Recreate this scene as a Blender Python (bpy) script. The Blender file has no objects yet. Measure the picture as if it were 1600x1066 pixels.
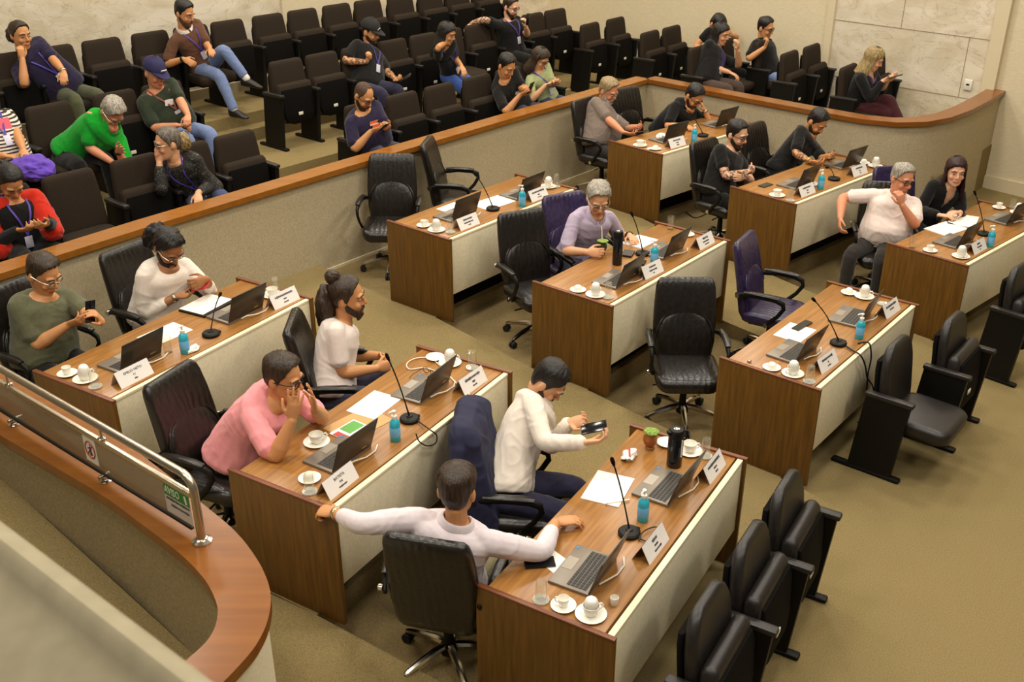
import bpy, bmesh, math, random
import numpy as np
from mathutils import Vector, Matrix, Euler, noise
random.seed(7)
SC = bpy.context.scene
COL = SC.collection
V = Vector
R = math.radians
# ------------------------------------------------------------------ camera
CAM_F, CAM_PITCH, CAM_H = 1603.5, R(26.4605), 4.128
cp, sp = math.cos(CAM_PITCH), math.sin(CAM_PITCH)
def P(x, y, z):
    """the place at height z that the photograph shows at (x, y)"""
    a, b = (x-800)/CAM_F, -(y-533)/CAM_F
    d = V((a, cp+b*sp, -sp+b*cp))
    return V((0, 0, CAM_H)) + d*((z-CAM_H)/d.z)
cam = bpy.data.cameras.new('camera'); camo = bpy.data.objects.new('camera', cam); COL.objects.link(camo)
camo.location = (0, 0, CAM_H); camo.rotation_euler = (math.pi/2-CAM_PITCH, 0, 0)
cam.sensor_width = 36; cam.lens = 36*CAM_F/1600; cam.clip_end = 200; cam.clip_start = .05
cam.dof.use_dof = True; cam.dof.focus_distance = 7.6; cam.dof.aperture_fstop = 5.0
SC.camera = camo
# ------------------------------------------------------------------ mesh builder
class MB:
    def __init__(s): s.v=[]; s.f=[]; s.m=[]; s.mi=0
    def add(s, vs, fs, M=None):
        o=len(s.v)
        for p in vs:
            p=V(p); s.v.append(M@p if M is not None else p)
        for f in fs: s.f.append([i+o for i in f]); s.m.append(s.mi)
        return s
    def bm(s, b, M=None):
        b.verts.index_update(); s.add([v.co.copy() for v in b.verts], [[v.index for v in f.verts] for f in b.faces], M); b.free(); return s
    def box(s, c, d, bev=0, rot=None, seg=2, M=None):
        b=bmesh.new(); bmesh.ops.create_cube(b, size=1)
        for v in b.verts: v.co=V((v.co.x*d[0], v.co.y*d[1], v.co.z*d[2]))
        if bev: bmesh.ops.bevel(b, geom=b.edges[:], offset=bev, segments=seg, affect='EDGES', profile=.5)
        T=Matrix.Translation(c)
        if rot is not None: T=T@Euler(rot).to_matrix().to_4x4()
        return s.bm(b, T if M is None else M@T)
    def tube(s, pts, r, n=8, M=None, flat=1.0, up=None):
        pts=[V(p) for p in pts]; k=len(pts)
        rs=r if isinstance(r,(list,tuple)) else [r]*k
        vs=[]; fs=[]; prev=None
        for i,p in enumerate(pts):
            t=(pts[min(i+1,k-1)]-pts[max(i-1,0)]).normalized()
            if prev is None:
                u=V(up) if up is not None else (V((0,0,1)) if abs(t.z)<.9 else V((1,0,0)))
            else: u=prev
            a=(u-t*u.dot(t)).normalized(); prev=a; b=t.cross(a)
            for j in range(n):
                an=2*math.pi*j/n; vs.append(p+a*math.cos(an)*rs[i]+b*math.sin(an)*rs[i]*flat)
        for i in range(k-1):
            for j in range(n): fs.append([i*n+j,i*n+(j+1)%n,(i+1)*n+(j+1)%n,(i+1)*n+j])
        fs.append(list(range(n))[::-1]); fs.append([(k-1)*n+j for j in range(n)])
        return s.add(vs,fs,M)
    def lathe(s, prof, n=24, c=(0,0,0), M=None):
        vs=[]; fs=[]; k=len(prof); c=V(c)
        for r,z in prof:
            for j in range(n):
                an=2*math.pi*j/n; vs.append(c+V((r*math.cos(an), r*math.sin(an), z)))
        for i in range(k-1):
            for j in range(n): fs.append([i*n+j,i*n+(j+1)%n,(i+1)*n+(j+1)%n,(i+1)*n+j])
        if prof[0][0]>1e-5: fs.append(list(range(n))[::-1])
        if prof[-1][0]>1e-5: fs.append([(k-1)*n+j for j in range(n)])
        return s.add(vs,fs,M)
    def prism(s, poly, z0, z1, M=None):
        n=len(poly); zt=z1 if isinstance(z1,(list,tuple)) else [z1]*n
        vs=[(p[0],p[1],z0) for p in poly]+[(p[0],p[1],z) for p,z in zip(poly,zt)]
        fs=[list(range(n))[::-1],[n+i for i in range(n)]]+[[i,(i+1)%n,n+(i+1)%n,n+i] for i in range(n)]
        return s.add(vs,fs,M)
    def loft(s, rings, close=True, caps=True, M=None):
        n=len(rings[0]); vs=[p for r in rings for p in r]; fs=[]
        for i in range(len(rings)-1):
            for j in range(n if close else n-1): fs.append([i*n+j,i*n+(j+1)%n,(i+1)*n+(j+1)%n,(i+1)*n+j])
        if caps: fs.append(list(range(n))[::-1]); fs.append([(len(rings)-1)*n+j for j in range(n)])
        return s.add(vs,fs,M)
    def ball(s, c, r, n=10, M=None):
        r=r if isinstance(r,(list,tuple)) else (r,r,r)
        b=bmesh.new(); bmesh.ops.create_uvsphere(b,u_segments=n*2,v_segments=n,radius=1)
        T=Matrix.Translation(c)@Matrix.Diagonal((r[0],r[1],r[2],1))
        return s.bm(b, T if M is None else M@T)
    def mesh(s, name, mats, angle=40):
        me=bpy.data.meshes.new(name); me.from_pydata([tuple(v) for v in s.v],[],s.f)
        for m in (mats if isinstance(mats,(list,tuple)) else [mats]): me.materials.append(m)
        me.polygons.foreach_set('material_index', s.m)
        b=bmesh.new(); b.from_mesh(me); bmesh.ops.recalc_face_normals(b, faces=b.faces[:]); b.to_mesh(me); b.free()
        if angle: me.shade_smooth(); me.set_sharp_from_angle(angle=R(angle))
        me.update(); return me
    def build(s, name, mats, parent=None, angle=40):
        return link(name, s.mesh(name,mats,angle), parent)
def link(name, data, parent=None, loc=None, rz=None):
    o=bpy.data.objects.new(name, data); COL.objects.link(o)
    if parent is not None: o.parent=parent
    if loc is not None: o.location=loc
    if rz is not None: o.rotation_euler=(0,0,rz)
    return o
def tag(o, label, cat, group=None):
    o['label']=label; o['category']=cat
    if group: o['group']=group
    return o
def thing(name, label, cat, loc=(0,0,0), rz=0, group=None):
    return tag(link(name, None, None, loc, rz), label, cat, group)
def struct(name, mb, m, angle=30):
    o=mb.build(name, m, None, angle); o['kind']='structure'; return o
KIDS={}
def children(o): return [c for c in bpy.data.objects if c.parent==o]
def copy_tree(o, loc, rz, label, cat=None, group=None, kids=None):
    c=o.copy(); COL.objects.link(c); c.location=loc; c.rotation_euler=(0,0,rz); c['label']=label
    if group: c['group']=group
    for ch in (kids if kids is not None else children(o)):
        d=ch.copy(); COL.objects.link(d); d.parent=c
        for g in children(ch):
            e=g.copy(); COL.objects.link(e); e.parent=d
    return c
# ------------------------------------------------------------------ materials
MAT={}
def newmat(name):
    m=bpy.data.materials.new(name); m.use_nodes=True; MAT[name]=m
    return m, m.node_tree.nodes, m.node_tree.links, m.node_tree.nodes['Principled BSDF']
def srgb(c):
    return tuple(((x/255)/12.92 if x/255<=.04045 else ((x/255+.055)/1.055)**2.4) for x in c)+(1,)
def noisy(name, c1, c2, scale=30, rough=.6, metal=0, bump=0, stretch=(1,1,1), bscale=None, detail=4, spec=.5, coord='Object', lo=.35, hi=.65, sheen=0, bdist=.002):
    m,N,L,b=newmat(name)
    tc=N.new('ShaderNodeTexCoord'); mp=N.new('ShaderNodeMapping'); mp.inputs['Scale'].default_value=stretch
    L.new(tc.outputs[coord], mp.inputs['Vector'])
    nz=N.new('ShaderNodeTexNoise'); nz.inputs['Scale'].default_value=scale; nz.inputs['Detail'].default_value=detail
    L.new(mp.outputs[0], nz.inputs['Vector'])
    rp=N.new('ShaderNodeValToRGB'); e=rp.color_ramp.elements; e[0].position=lo; e[1].position=hi; e[0].color=srgb(c1); e[1].color=srgb(c2)
    L.new(nz.outputs['Fac'], rp.inputs[0]); L.new(rp.outputs[0], b.inputs['Base Color'])
    b.inputs['Roughness'].default_value=rough; b.inputs['Metallic'].default_value=metal; b.inputs['Specular IOR Level'].default_value=spec
    if sheen: b.inputs['Sheen Weight'].default_value=sheen
    if bump:
        n2=N.new('ShaderNodeTexNoise'); n2.inputs['Scale'].default_value=bscale or scale; n2.inputs['Detail'].default_value=detail; L.new(mp.outputs[0], n2.inputs['Vector'])
        bp=N.new('ShaderNodeBump'); bp.inputs['Strength'].default_value=bump; bp.inputs['Distance'].default_value=bdist
        L.new(n2.outputs['Fac'], bp.inputs['Height']); L.new(bp.outputs[0], b.inputs['Normal'])
    return m
def plain(name, c, rough=.5, metal=0, spec=.5, **k):
    m,N,L,b=newmat(name); b.inputs['Base Color'].default_value=srgb(c); b.inputs['Roughness'].default_value=rough
    b.inputs['Metallic'].default_value=metal; b.inputs['Specular IOR Level'].default_value=spec
    for kk,vv in k.items(): b.inputs[kk.replace('_',' ')].default_value=vv
    return m
def wood(name, c1, c2, axis, rough=.35, scale=5, spec=.4):
    st=[9,9,9]; st[axis]=.6
    m=noisy(name, c1, c2, scale, rough, 0, .05, tuple(st), detail=8, lo=.3, hi=.72, spec=spec)
    return m
wood('wood_top',(134,90,44),(168,118,60),0, rough=.3)
wood('wood_end',(84,56,17),(114,78,27),2, rough=.4)
wood('wood_lip',(96,52,30),(128,74,44),1, rough=.4)
wood('wood_rail',(134,82,26),(150,94,32),0, rough=.25, scale=2, spec=.5)
wood('wood_rail_dark',(118,68,20),(134,80,26),0, rough=.25, scale=2, spec=.5)
noisy('panel_cream',(216,204,172),(226,215,184),60,.7,bump=.15,bscale=300)
plain('panel_cap',(236,222,184),.5)
noisy('carpet',(112,98,64),(158,138,94),150,.95,bump=.6,bscale=220,spec=.1,lo=.25,hi=.75,bdist=.01)
noisy('carpet_tier',(108,93,62),(150,129,89),140,.95,bump=.6,bscale=200,spec=.1,lo=.25,hi=.75,bdist=.01)
noisy('barrier_cloth',(172,158,128),(188,173,142),60,.95,bump=.4,bscale=240,spec=.1,bdist=.006)
noisy('wall_cloth',(208,195,164),(222,209,178),14,.9,bump=.3,stretch=(1,1,14),bscale=30,spec=.15,bdist=.004)
plain('seam',(150,136,108),.6)
plain('base_cream',(214,200,168),.5)
noisy('gallery_cloth',(150,134,100),(168,150,114),60,.95,bump=.4,bscale=200,spec=.1,bdist=.006)
noisy('parapet_cream',(136,126,100),(144,134,108),20,.8)
def leather(name,c1,c2):
    m=noisy(name,c1,c2,25,.3,bump=.4,bscale=55,detail=6,spec=.5,bdist=.004); N=m.node_tree.nodes; L=m.node_tree.links
    bp=[n for n in N if n.type=='BUMP'][0]; tc=[n for n in N if n.type=='TEX_COORD'][0]
    w=N.new('ShaderNodeTexWave'); w.bands_direction='X'; w.inputs['Scale'].default_value=7; w.inputs['Distortion'].default_value=5; w.inputs['Detail Scale'].default_value=1.2; L.new(tc.outputs['Object'],w.inputs[0])
    b2=N.new('ShaderNodeBump'); b2.inputs['Strength'].default_value=.22; b2.inputs['Distance'].default_value=.006; L.new(w.outputs['Fac'],b2.inputs['Height']); L.new(bp.outputs[0],b2.inputs['Normal'])
    L.new(b2.outputs[0],N['Principled BSDF'].inputs['Normal'])
leather('leather_black',(20,17,14),(30,25,21)); leather('leather_navy',(34,26,50),(50,38,76))
noisy('seat_cloth',(36,28,20),(50,39,28),200,.85,bump=.3,bscale=400,spec=.2)
noisy('seat_leather',(26,22,20),(34,29,26),40,.42,bump=.15,bscale=120)
plain('black_plastic',(14,12,9),.5,spec=.25)
plain('black_matte',(12,10,8),.8,spec=.1)
plain('rubber',(15,14,13),.7)
plain('chrome',(205,200,190),.16,1)
plain('steel',(196,186,168),.3,1)
plain('white_china',(238,234,222),.18)
plain('paper',(240,236,226),.8)
plain('plate_white',(228,222,216),.45)
plain('plate_back',(196,186,176),.4)
plain('ink',(52,50,54),.8)
plain('laptop_grey',(126,116,104),.38,.3)
plain('laptop_lid',(62,54,44),.35,.3)
plain('key_black',(44,41,37),.6)
plain('touchpad',(150,140,126),.35,.3)
plain('screen_dark',(38,40,48),.12)
plain('cable_white',(232,222,204),.5)
plain('cable_black',(16,15,14),.5)
plain('sticker_blue',(40,120,190),.4)
plain('gold',(190,160,90),.35,.6)
plain('phone_black',(18,19,22),.15)
plain('phone_red',(200,50,60),.3)
plain('kraft',(192,152,100),.8)
plain('green_print',(92,160,70),.6)
plain('red_print',(190,60,60),.6)
plain('tag_white',(225,220,205),.5)
plain('sign_green',(26,120,40),.5)
plain('sign_red',(170,66,40),.5)
plain('gourd',(150,86,36),.35)
plain('gourd_dark',(50,54,34),.4)
noisy('herb',(96,130,50),(150,170,80),80,.9)
plain('cloth_navy_jacket',(30,30,58),.85)
plain('wood_cap_dark',(70,42,22),.4)
def glass(name, col, body=.05, tint=(235,235,228), rough=.03):
    m,N,L,b=newmat(name); out=N['Material Output']; N.remove(b)
    tr=N.new('ShaderNodeBsdfTransparent'); tr.inputs[0].default_value=srgb(col); df=N.new('ShaderNodeBsdfDiffuse'); df.inputs[0].default_value=srgb(tint)
    m1=N.new('ShaderNodeMixShader'); m1.inputs[0].default_value=body; L.new(tr.outputs[0],m1.inputs[1]); L.new(df.outputs[0],m1.inputs[2])
    gl=N.new('ShaderNodeBsdfGlossy'); gl.inputs['Roughness'].default_value=rough; lf=N.new('ShaderNodeLayerWeight'); lf.inputs[0].default_value=.5; pw=N.new('ShaderNodeMath'); pw.operation='POWER'; pw.inputs[1].default_value=3; L.new(lf.outputs['Facing'],pw.inputs[0]); lw=N.new('ShaderNodeMath'); lw.operation='MULTIPLY_ADD'; lw.inputs[1].default_value=.45; lw.inputs[2].default_value=.05; L.new(pw.outputs[0],lw.inputs[0])
    m2=N.new('ShaderNodeMixShader'); L.new(lw.outputs[0],m2.inputs[0]); L.new(m1.outputs[0],m2.inputs[1]); L.new(gl.outputs[0],m2.inputs[2]); L.new(m2.outputs[0],out.inputs[0]); return m
glass('glass',(253,253,250),.035); glass('glass_coaster',(244,244,240),.42); glass('glass_panel',(206,206,196),.34,(150,146,126),.15)
plain('gel_blue',(60,200,224),.12,Transmission_Weight=.35)
plain('label_blue',(110,180,225),.4)
def marble():
    m,N,L,b=newmat('marble')
    tc=N.new('ShaderNodeTexCoord'); mp=N.new('ShaderNodeMapping'); L.new(tc.outputs['Object'],mp.inputs[0])
    mp.inputs['Rotation'].default_value=(.5,.5,.6); mp.inputs['Scale'].default_value=(1,1,2.2)
    w=N.new('ShaderNodeTexNoise'); w.inputs['Scale'].default_value=.9; w.inputs['Detail'].default_value=9; w.inputs['Roughness'].default_value=.62; w.inputs['Distortion'].default_value=1.6
    L.new(mp.outputs[0],w.inputs['Vector'])
    rp=N.new('ShaderNodeValToRGB'); e=rp.color_ramp.elements; e[0].position=.36; e[0].color=srgb((200,186,158)); e[1].position=.6; e[1].color=srgb((226,216,196))
    L.new(w.outputs['Fac'],rp.inputs[0])
    v=N.new('ShaderNodeTexNoise'); v.inputs['Scale'].default_value=1.6; v.inputs['Detail'].default_value=10; v.inputs['Distortion'].default_value=2.4; L.new(mp.outputs[0],v.inputs['Vector'])
    r2=N.new('ShaderNodeValToRGB'); q=r2.color_ramp.elements; q[0].position=.485; q[0].color=(0,0,0,1); q[1].position=.5; q[1].color=(1,1,1,1)
    x=q.new(.515); x.color=(0,0,0,1); L.new(v.outputs['Fac'],r2.inputs[0])
    mu=N.new('ShaderNodeMath'); mu.operation='MULTIPLY'; mu.inputs[1].default_value=.4; L.new(r2.outputs[0],mu.inputs[0])
    mx=N.new('ShaderNodeMixRGB'); mx.inputs[2].default_value=srgb((140,116,84)); L.new(mu.outputs[0],mx.inputs[0]); L.new(rp.outputs[0],mx.inputs[1])
    L.new(mx.outputs[0],b.inputs['Base Color']); b.inputs['Roughness'].default_value=.35
marble()
M=MAT
# ------------------------------------------------------------------ room layout
DESKS={'A':(-2.415,5.325,.325,58.5),'B':(-.956,4.366,.225,58.9),'C':(.428,3.597,.062,58.9),
 'D':(-.55,8.021,.325,50.4),'E':(.702,6.908,.225,50.4),'F':(1.998,5.936,.062,50.3),
 'G':(1.538,10.53,.325,42.6),'H':(2.631,9.22,.225,42.6),'I':(3.833,8.096,.062,42.5)}
DL, DD, DH = 1.7825, .6573, .75
def dk(n, u, v, z=0):
    x,y,zz,a=DESKS[n]; c,s=math.cos(R(a)),math.sin(R(a))
    return V((x+c*u-s*v, y+s*u+c*v, zz+z))
W0=V((-1.63,9.32,0)); NN=V((.753,-.658,0)).normalized(); TT=V((.658,.753,0)).normalized()
def au(along, perp, z=0): return W0+TT*along+NN*perp+V((0,0,z))
AUD_YAW=math.atan2(NN.y,NN.x)
ROWZ={1:.6,2:.85,3:1.13,0:.63}
# ------------------------------------------------------------------ floor: tiers, ramps
def xy(v): return (v.x,v.y)
FR=.14
def tier_poly(col, r):
    n=col[r]
    if r==0:
        b0=dk(n,-.02,2.2); b1=dk(n,DL+.02,2.2)
        if n=='A': b0=dk(n,-.02,2.4); b1=dk(n,DL+.02,1.75)
        if n=='D': b0=dk(n,-.02,1.95); b1=dk(n,DL+.02,1.95)
        if n=='G': b0=dk(n,-.02,2.05); b1=dk(n,DL+.02,2.3)
    else:
        m=col[r-1]; b0=dk(m,-.02,FR); b1=dk(m,DL+.02,FR)
    return [xy(dk(n,-.02,FR)), xy(dk(n,DL+.02,FR)), xy(b1), xy(b0)]
for col in ('ABC','DEF','GHI'):
    for r in range(3):
        mb=MB(); mb.prism(tier_poly(col,r), -.5, DESKS[col[r]][2]); struct('floor', mb, M['carpet_tier'])
def ramp(L, Rr):
    for i in range(len(L)-1):
        mb=MB(); a,b,c,d=L[i],L[i+1],Rr[i+1],Rr[i]
        mb.prism([xy(a),xy(b),xy(c),xy(d)], -.5, [a.z,b.z,c.z,d.z]); struct('floor', mb, M['carpet'])
def edge(col, u, back, front):
    pts=[dk(col[0],u,back,.125)]
    for n in col: pts.append(dk(n,u,.66,.008)); pts.append(dk(n,u,.1,.004))
    pts.append(dk(col[2],u,-front,-.066)); return pts
e0=edge('ABC',-.022,1.9,.45); l0=[p-V((.9,.55,0))*1.3 for p in e0]
ramp(l0,e0)
ramp(edge('ABC',DL+.022,1.9,.45), edge('DEF',-.022,1.9,.45))
ramp(edge('DEF',DL+.022,1.9,.45), edge('GHI',-.022,1.9,.45))
e3=edge('GHI',DL+.022,1.9,.45)
for p_,z_ in zip(e3,(.33,.32,.3,.14,.08,.058,.04,-.004)): p_.z=z_
ramp(e3,[p+V((.736,.677,0))*3.6 for p in e3])
mb=MB(); mb.prism([(-6,-1),(14,-1),(14,16),(-6,16)],-.6,-.5); struct('floor', mb, M['carpet'])
mb=MB()
mb.prism([xy(dk('C',-2.5,FR)),xy(dk('C',-2,-6)),xy(dk('I',6,-8)),xy(dk('I',6,FR)),xy(dk('I',0,FR)),xy(dk('F',DL,FR)),xy(dk('F',0,FR)),xy(dk('C',DL,FR))],-.5,0); struct('floor', mb, M['carpet'])
# audience steps: three tiers with a half step in front of the upper two
def strip(p0,p1,a0,a1,z,zb=-.5,m='carpet'):
    mb=MB(); mb.prism([xy(au(a0,p1)),xy(au(a1,p1)),xy(au(a1,p0)),xy(au(a0,p0))],zb,z); struct('floor',mb,M[m])
strip(-1.42,-.1,-7,5.6,ROWZ[1]); strip(-1.62,-1.42,-7,5.6,ROWZ[1]+.12); strip(-2.75,-1.62,-7,5.6,ROWZ[2])
strip(-2.95,-2.75,-7,5.6,ROWZ[2]+.14); strip(-4.4,-2.95,-7,9,ROWZ[3])
strip(-2.95,3.62,5.6,9,ROWZ[0]); strip(-.1,3.0,5.05,5.6,ROWZ[0])
# ------------------------------------------------------------------ barrier between floor and audience
def offs(path, d):
    out=[]
    for i,p in enumerate(path):
        a=path[max(i-1,0)]; b=path[min(i+1,len(path)-1)]
        if 0<i<len(path)-1:
            t1=(p-a).normalized(); t2=(b-p).normalized(); t=(t1+t2).normalized(); k=1/max(.4,t.dot(t1))
        else: t=(b-a).normalized(); k=1
        out.append(p+V((-t.y,t.x,0))*d*k)
    return out
def wall_path(path, d0, d1, z0, z1):
    mb=MB(); A=offs(path,d0); B=offs(path,d1); g=lambda z,i: z[i] if isinstance(z,(list,tuple)) else z
    rings=[[V((A[i].x,A[i].y,g(z0,i))),V((B[i].x,B[i].y,g(z0,i))),V((B[i].x,B[i].y,g(z1,i))),V((A[i].x,A[i].y,g(z1,i)))] for i in range(len(path))]
    mb.loft(rings); return mb
bar=[au(-5.2,.35),au(-3.3,.13),au(-2,.05),au(0,0),au(2.6,-.03),au(5.13,-.03)]
side=[au(5.13,-.03),au(5.05,1.2),au(5.0,2.4)]
for k in range(1,8):
    t=k/7; a=V((5.0,2.4)); b=V((4.85,3.75)); c=V((5.6,3.68)); d=V((7.6,3.6))
    q=a*(1-t)**3+b*3*t*(1-t)**2+c*3*t*t*(1-t)+d*t**3; side.append(au(q.x,q.y))
struct('wall_barrier', wall_path(bar,0,.12,-.4,1.25), M['barrier_cloth'])
struct('wall_barrier', wall_path(side,0,.12,-.4,1.25), M['barrier_cloth'])
wr=wall_path(bar,-.04,.17,1.25,1.30); struct('trim_1', wr, M['wood_rail'])
struct('trim_2', wall_path(side,-.04,.17,1.25,1.30), M['wood_rail_dark'])
struct('baseboard_barrier', wall_path(bar[2:],-.015,-.001,.325,.352), M['base_cream'])
# ------------------------------------------------------------------ walls
_a,_b=(443-800)/CAM_F,(533-15)/CAM_F; _d=V((_a,cp+_b*sp,-sp+_b*cp)); _o=V((0,0,CAM_H)); _q=_o+_d*((au(0,-4.0)-_o).dot(NN)/_d.dot(NN)); LW=((_q-W0).dot(TT),-4.0)
K0=au(-9,-4.0); K1=au(8.05,-4.0); K2=au(7.42,3.45); K3=au(6.9,10.2)
def wallq(name,a,b,z0,z1,m,th=.2,out=1):
    d=(b-a).normalized(); n=V((-d.y,d.x,0))*th*out
    mb=MB(); mb.prism([xy(a),xy(b),xy(b+n),xy(a+n)],z0,z1); return struct(name,mb,M[m])
TM=au(*LW)
wallq('wall_left',K0,TM,-.5,6.6,'marble'); wallq('wall_left',TM,au(5.2,-4.0),-.5,6.6,'wall_cloth'); wallq('wall_left',au(5.2,-4.0),K1,-.5,6.6,'marble')
def on(a,b,t): return a+(b-a)*t
T1=.70
wallq('wall_right',K1,on(K1,K2,T1),-.5,6.6,'wall_cloth'); wallq('wall_right',on(K1,K2,T1),K2,-.5,6.6,'marble'); wallq('wall_right',K2,K3,-.5,6.6,'wall_cloth')
def post(name,p,d,w,z0,z1,m,th=.05):
    d=d.normalized(); n=V((-d.y,d.x,0)); mb=MB()
    mb.prism([xy(p-d*w/2),xy(p+d*w/2),xy(p+d*w/2-n*th),xy(p-d*w/2-n*th)],z0,z1); return struct(name,mb,M[m])
dR=K2-K1; dL=K1-K0
post('trim_3',TM,dL,.09,1.1,6.6,'base_cream',.04); post('trim_4',K1-dL.normalized()*.02,dL,.1,.6,6.6,'base_cream',.06)
post('trim_5',on(K1,K2,T1),dR,.10,.6,6.6,'base_cream',.05); post('trim_6',K2,dR,.16,-.1,6.6,'base_cream',.07)
mb=MB()
for t0,t1 in ((.80,.804),): mb.prism([xy(on(K1,K2,t0)),xy(on(K1,K2,t1)),xy(on(K1,K2,t1)-V((.003,.003,0))),xy(on(K1,K2,t0)-V((.003,.003,0)))],2.1,6.5)
def seam(a,b,z,mb):
    d=(b-a).normalized(); n=V((d.y,-d.x,0)); mb.prism([xy(a),xy(b),xy(b+n*.004),xy(a+n*.004)],z-.004,z+.004)
def vseam(a,b,t,z0,z1,mb):
    p=on(a,b,t); d=(b-a).normalized(); n=V((d.y,-d.x,0)); mb.prism([xy(p-d*.004),xy(p+d*.004),xy(p+d*.004+n*.004),xy(p-d*.004+n*.004)],z0,z1)
mb=MB(); ma=on(K1,K2,T1)
seam(ma,K2,1.86,mb); seam(ma,K2,1.13,mb)
vseam(ma,K2,.44,1.86,6.5,mb); vseam(ma,K2,.84,1.13,1.86,mb); vseam(ma,K2,.3,.5,1.13,mb)
struct('trim_7',mb,M['seam'])
mb=MB()
for t in (.53,.67): vseam(K0,TM,t,1.1,6.5,mb)
struct('trim_8',mb,M['base_cream'])
mb=MB(); d=(K3-K2).normalized(); n=V((d.y,-d.x,0)); mb.prism([xy(K2+d*.1),xy(K3),xy(K3+n*.03),xy(K2+d*.1+n*.03)],.0,.24); struct('baseboard_right',mb,M['base_cream'])
mb=MB(); n=V((dL.y,-dL.x,0)).normalized(); mb.prism([xy(K0),xy(K1),xy(K1+n*.03),xy(K0+n*.03)],1.13,1.25); struct('baseboard_left',mb,M['base_cream'])
mb=MB(); mb.prism([(-14,-4),(16,-4),(16,22),(-14,22)],6.6,6.75); struct('ceiling',mb,M['wall_cloth'])
# wall socket beside the marble panel
q=on(K1,K2,.965)+V((0,0,1.30)); nR=V((dR.y,-dR.x,0)).normalized()
if nR.dot(V((0,-1,0)))<0: nR=-nR
so=thing('wall_socket','small white wall socket on marble beside the corner strip','socket',q+nR*.001,math.atan2(nR.y,nR.x)-math.pi/2)
mb=MB(); mb.box((0,.012,0),(.1,.024,.13),.008); mb.build('face_plate',M['tag_white'],so)
mb=MB(); mb.box((0,.025,.005),(.04,.006,.02),.002); mb.build('outlet',M['black_plastic'],so)
# ------------------------------------------------------------------ side gallery with its curved wood rail
RZ=1.30
def rl(x,y): p=P(x,y,RZ); p.z=0; return p
outer=[rl(-60,535),rl(0,572),rl(150,660),rl(250,733),rl(320,790),rl(362,825),rl(390,857),rl(412,893),rl(423,930),rl(418,970),rl(400,1008),rl(372,1042),rl(340,1075)]
inner=[rl(-60,642),rl(0,680),rl(150,768),rl(225,822),rl(275,860),rl(305,888),rl(326,915),rl(338,942),rl(340,960),rl(335,982),rl(322,1003),rl(300,1024),rl(268,1050)]
def smoothp(q):
    out=[]
    for i in range(len(q)-1):
        p0=q[max(i-1,0)]; p1=q[i]; p2=q[i+1]; p3=q[min(i+2,len(q)-1)]
        for k in range(5):
            t=k/5; out.append(.5*((2*p1)+(p2-p0)*t+(2*p0-5*p1+4*p2-p3)*t*t+(3*p1-p0-3*p2+p3)*t**3))
    return out+[q[-1]]
o_s,i_s=smoothp(outer),smoothp(inner)
def band(Aa,Bb,z0,z1):
    mb=MB(); mb.loft([[V((a.x,a.y,z0)),V((b.x,b.y,z0)),V((b.x,b.y,z1)),V((a.x,a.y,z1))] for a,b in zip(Aa,Bb)]); return mb
lerp=lambda A,B,t:[a+(b-a)*t for a,b in zip(A,B)]
struct('trim_9', band(o_s,i_s,RZ-.055,RZ), M['wood_rail_dark'],50)
struct('wall_gallery', band(lerp(o_s,i_s,.16),lerp(o_s,i_s,.9),-.5,RZ-.055), M['gallery_cloth'],50)
struct('wall_gallery', band(lerp(o_s,i_s,.12),lerp(o_s,i_s,.158),-.5,RZ-.055), M['panel_cream'],50)
gf=[P(-80,690,.95),P(127,882,.62),P(400,1100,.3),P(-100,1500,.3),P(-600,900,.95)]
mb=MB(); gi=lerp(outer,inner,.88)
mb.prism([xy(gi[0]),xy(gi[4]),xy(gi[8]),xy(gi[12]),(-1.3,1.6),(-4.6,2.2)],-.5,[.95,.62,.45,.4,.4,.95]); struct('floor',mb,M['carpet'])
# parapet of the balcony the picture is taken from
mb=MB(); a=P(-120,706,3.0); b=P(345,1052,3.0); d=(b-a).normalized(); n=V((d.y,-d.x,0)); a=a-d*1.2; b=b+d*1.2
prof=[(0,-1.5),(0,-.06),(.004,-.03),(.014,-.008),(.03,.004),(.048,.006),(.06,-.002),(.07,-.02),(.09,-.045),(.30,-.12),(.32,-.14),(.32,-1.5)]
rings=[[p+n*x+V((0,0,z)) for x,z in prof] for p in (a,b)]
mb.loft(rings); struct('wall_parapet',mb,M['parapet_cream'],35)
# ------------------------------------------------------------------ glass guard rail on the gallery rail
gp=[P(-60,612,RZ),P(20,665,RZ),P(165,752,RZ),P(316,846,RZ)]
g0=gp[0]; g1=gp[3]; gd=(g1-g0); gl=gd.length; gd.normalize()
gy=math.atan2(gd.y,gd.x)
gr=thing('guard_rail','brushed steel and glass guard rail standing on the curved wooden rail','guard rail',g1,gy)
mb=MB(); zt=.335
pts=[(0,0,0),(0,0,zt-.07)]+[(-.07+.07*math.cos(R(t)),0,zt-.07+.07*math.sin(R(t))) for t in (20,40,60,80,90)]+[(-gl,0,zt)]
mb.tube(pts,.019,12); mb.build('handrail',M['steel'],gr)
mb=MB(); mb.lathe([(.045,0),(.045,.008),(.03,.016),(.022,.02)],16); mb.build('base_flange',M['chrome'],gr)
mb=MB(); mb.box((-gl/2-.03,0,.14),(gl-.06,.008,.19),.001); mb.build('glass_pane',M['glass_panel'],gr)
mb=MB(); mb.box((-gl/2-.01,0,.24),(gl-.02,.022,.026),.004); mb.build('pane_channel',M['steel'],gr)
mb=MB(); mb.box((-gl/2-.03,0,.043),(gl-.06,.016,.014),.002); mb.build('pane_gasket',M['black_plastic'],gr)
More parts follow.
